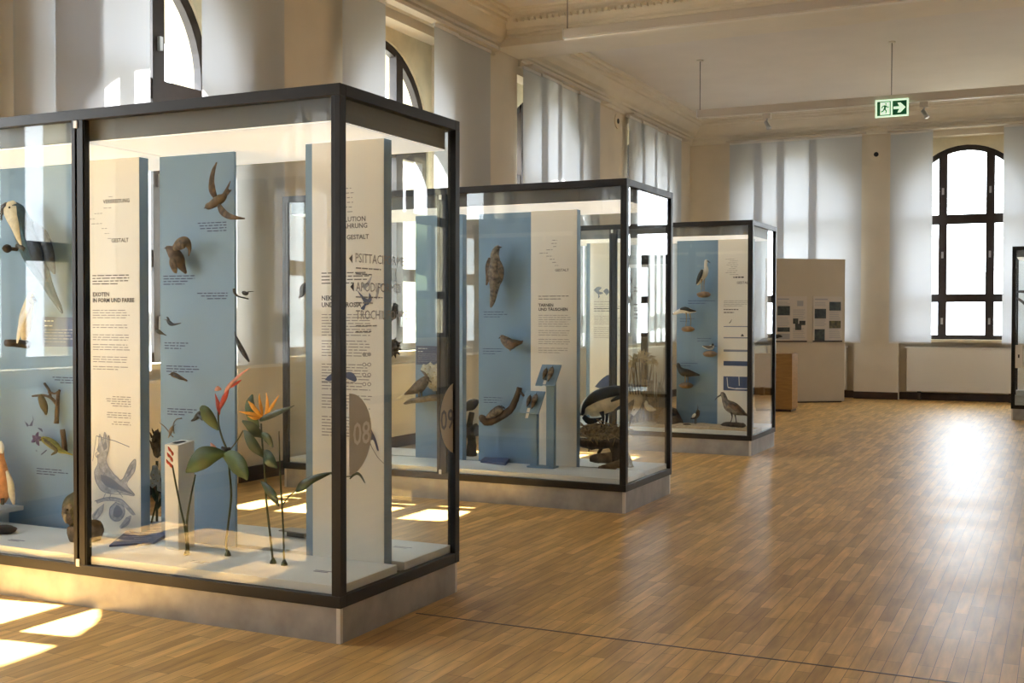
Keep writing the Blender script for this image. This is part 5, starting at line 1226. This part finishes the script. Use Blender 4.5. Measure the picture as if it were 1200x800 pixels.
bird('gull', 'white bird hanging head down behind the rear post of the stork case', Yr+.1, base(768, 455, Yr+.1),
     [([(766, 466, 1), (767, 464, 2.4), (767.5, 459, 3), (768, 451, 3.4), (769, 443, 2.4), (770, 436, .8)], 'bwhite')], [(766, 466, .8, 0), (764, 470, .3, 0)], (766, 464, .4, .03))
# cabinet at the edge: white block lock plate and stand
q = at(1189, 440, Y=CD_[1]+.10)
k = empty('white_block', (q.x+.1, CD_[1]+.2, DK), 'white stepped base on the deck inside the cabinet at the right edge', 'block')
bx(q.x-.05, q.x+.6, CD_[1]+.08, CD_[1]+.28, DK, DK+.10).build('step', M['deck'], k, bevel=.004); bx(q.x+.02, q.x+.55, CD_[1]+.13, CD_[1]+.28, DK+.10, DK+.18).build('step', M['deck'], k, bevel=.004)
z0_, z1_ = at(1187, 431, Y=CD_[1]).z, at(1187, 404, Y=CD_[1]).z
k = empty('lock_plate', (at(1188, 418, Y=CD_[1]).x, CD_[1]+.012, z0_), 'white lock plate with dark keyhole on the glass of the edge cabinet', 'lock')
xa_ = CD_[0]-2*CW+.055; bx(xa_, xa_+.10, CD_[1]+.008, CD_[1]+.016, z0_, z1_).build('plate', M['clip'], k); bx(xa_+.04, xa_+.06, CD_[1]+.004, CD_[1]+.008, (z0_+z1_)/2-.02, (z0_+z1_)/2+.03).build('keyhole', M['gap'], k)
# ------------------------------------------------------------------ light
w = bpy.data.worlds.new('sky'); bpy.context.scene.world = w; w.use_nodes = True
bg = w.node_tree.nodes['Background']; bg.inputs[0].default_value = (.88, .94, 1, 1); bg.inputs[1].default_value = 8.2
sun = bpy.data.lights.new('sun', 'SUN'); sun.energy = 42; sun.angle = .009; sun.color = (1, .95, .88)
so = bpy.data.objects.new('sun', sun); C.objects.link(so)
az, el = math.radians(7.5), math.radians(54.4)
so.rotation_euler = Vector((math.cos(az)*math.cos(el), math.sin(az)*math.cos(el), -math.sin(el))).to_track_quat('-Z', 'Y').to_euler()
so.location = (-12, 6, 12)
def portal(P, c, sgn):
    l = bpy.data.lights.new('window_portal', 'AREA'); l.shape = 'RECTANGLE'; l.size = 2*RAD; l.size_y = SPR+RAD-SILL; l.cycles.is_portal = True
    o = bpy.data.objects.new('window_portal', l); C.objects.link(o)
    p = Vector(P(c, DO+.02, (SILL+SPR+RAD)/2)); o.location = p
    inw = Vector(P(c, 0, 0))-Vector(P(c, 1, 0)); o.rotation_euler = inw.to_track_quat('-Z', 'Z' if False else 'Y').to_euler()
for side, cs in (('left', LW), ('far', FW), ('right', RW), ('back', BW)):
    for c in cs: portal(maps[side], c, 1)
sc = bpy.context.scene
sc.view_settings.view_transform = 'Standard'; sc.view_settings.look = 'None'; sc.view_settings.gamma = 1; sc.view_settings.use_curve_mapping = False
sc.view_settings.exposure = 0.85
cy = sc.cycles
cy.max_bounces = 10; cy.diffuse_bounces = 5; cy.glossy_bounces = 4; cy.transmission_bounces = 6; cy.transparent_max_bounces = 40
cy.caustics_reflective = False; cy.caustics_refractive = False; cy.sample_clamp_indirect = 8; cy.blur_glossy = .5
cy.use_denoising = True
try: cy.denoiser = 'OPENIMAGEDENOISE'; cy.denoising_input_passes = 'RGB_ALBEDO_NORMAL'
except Exception: pass
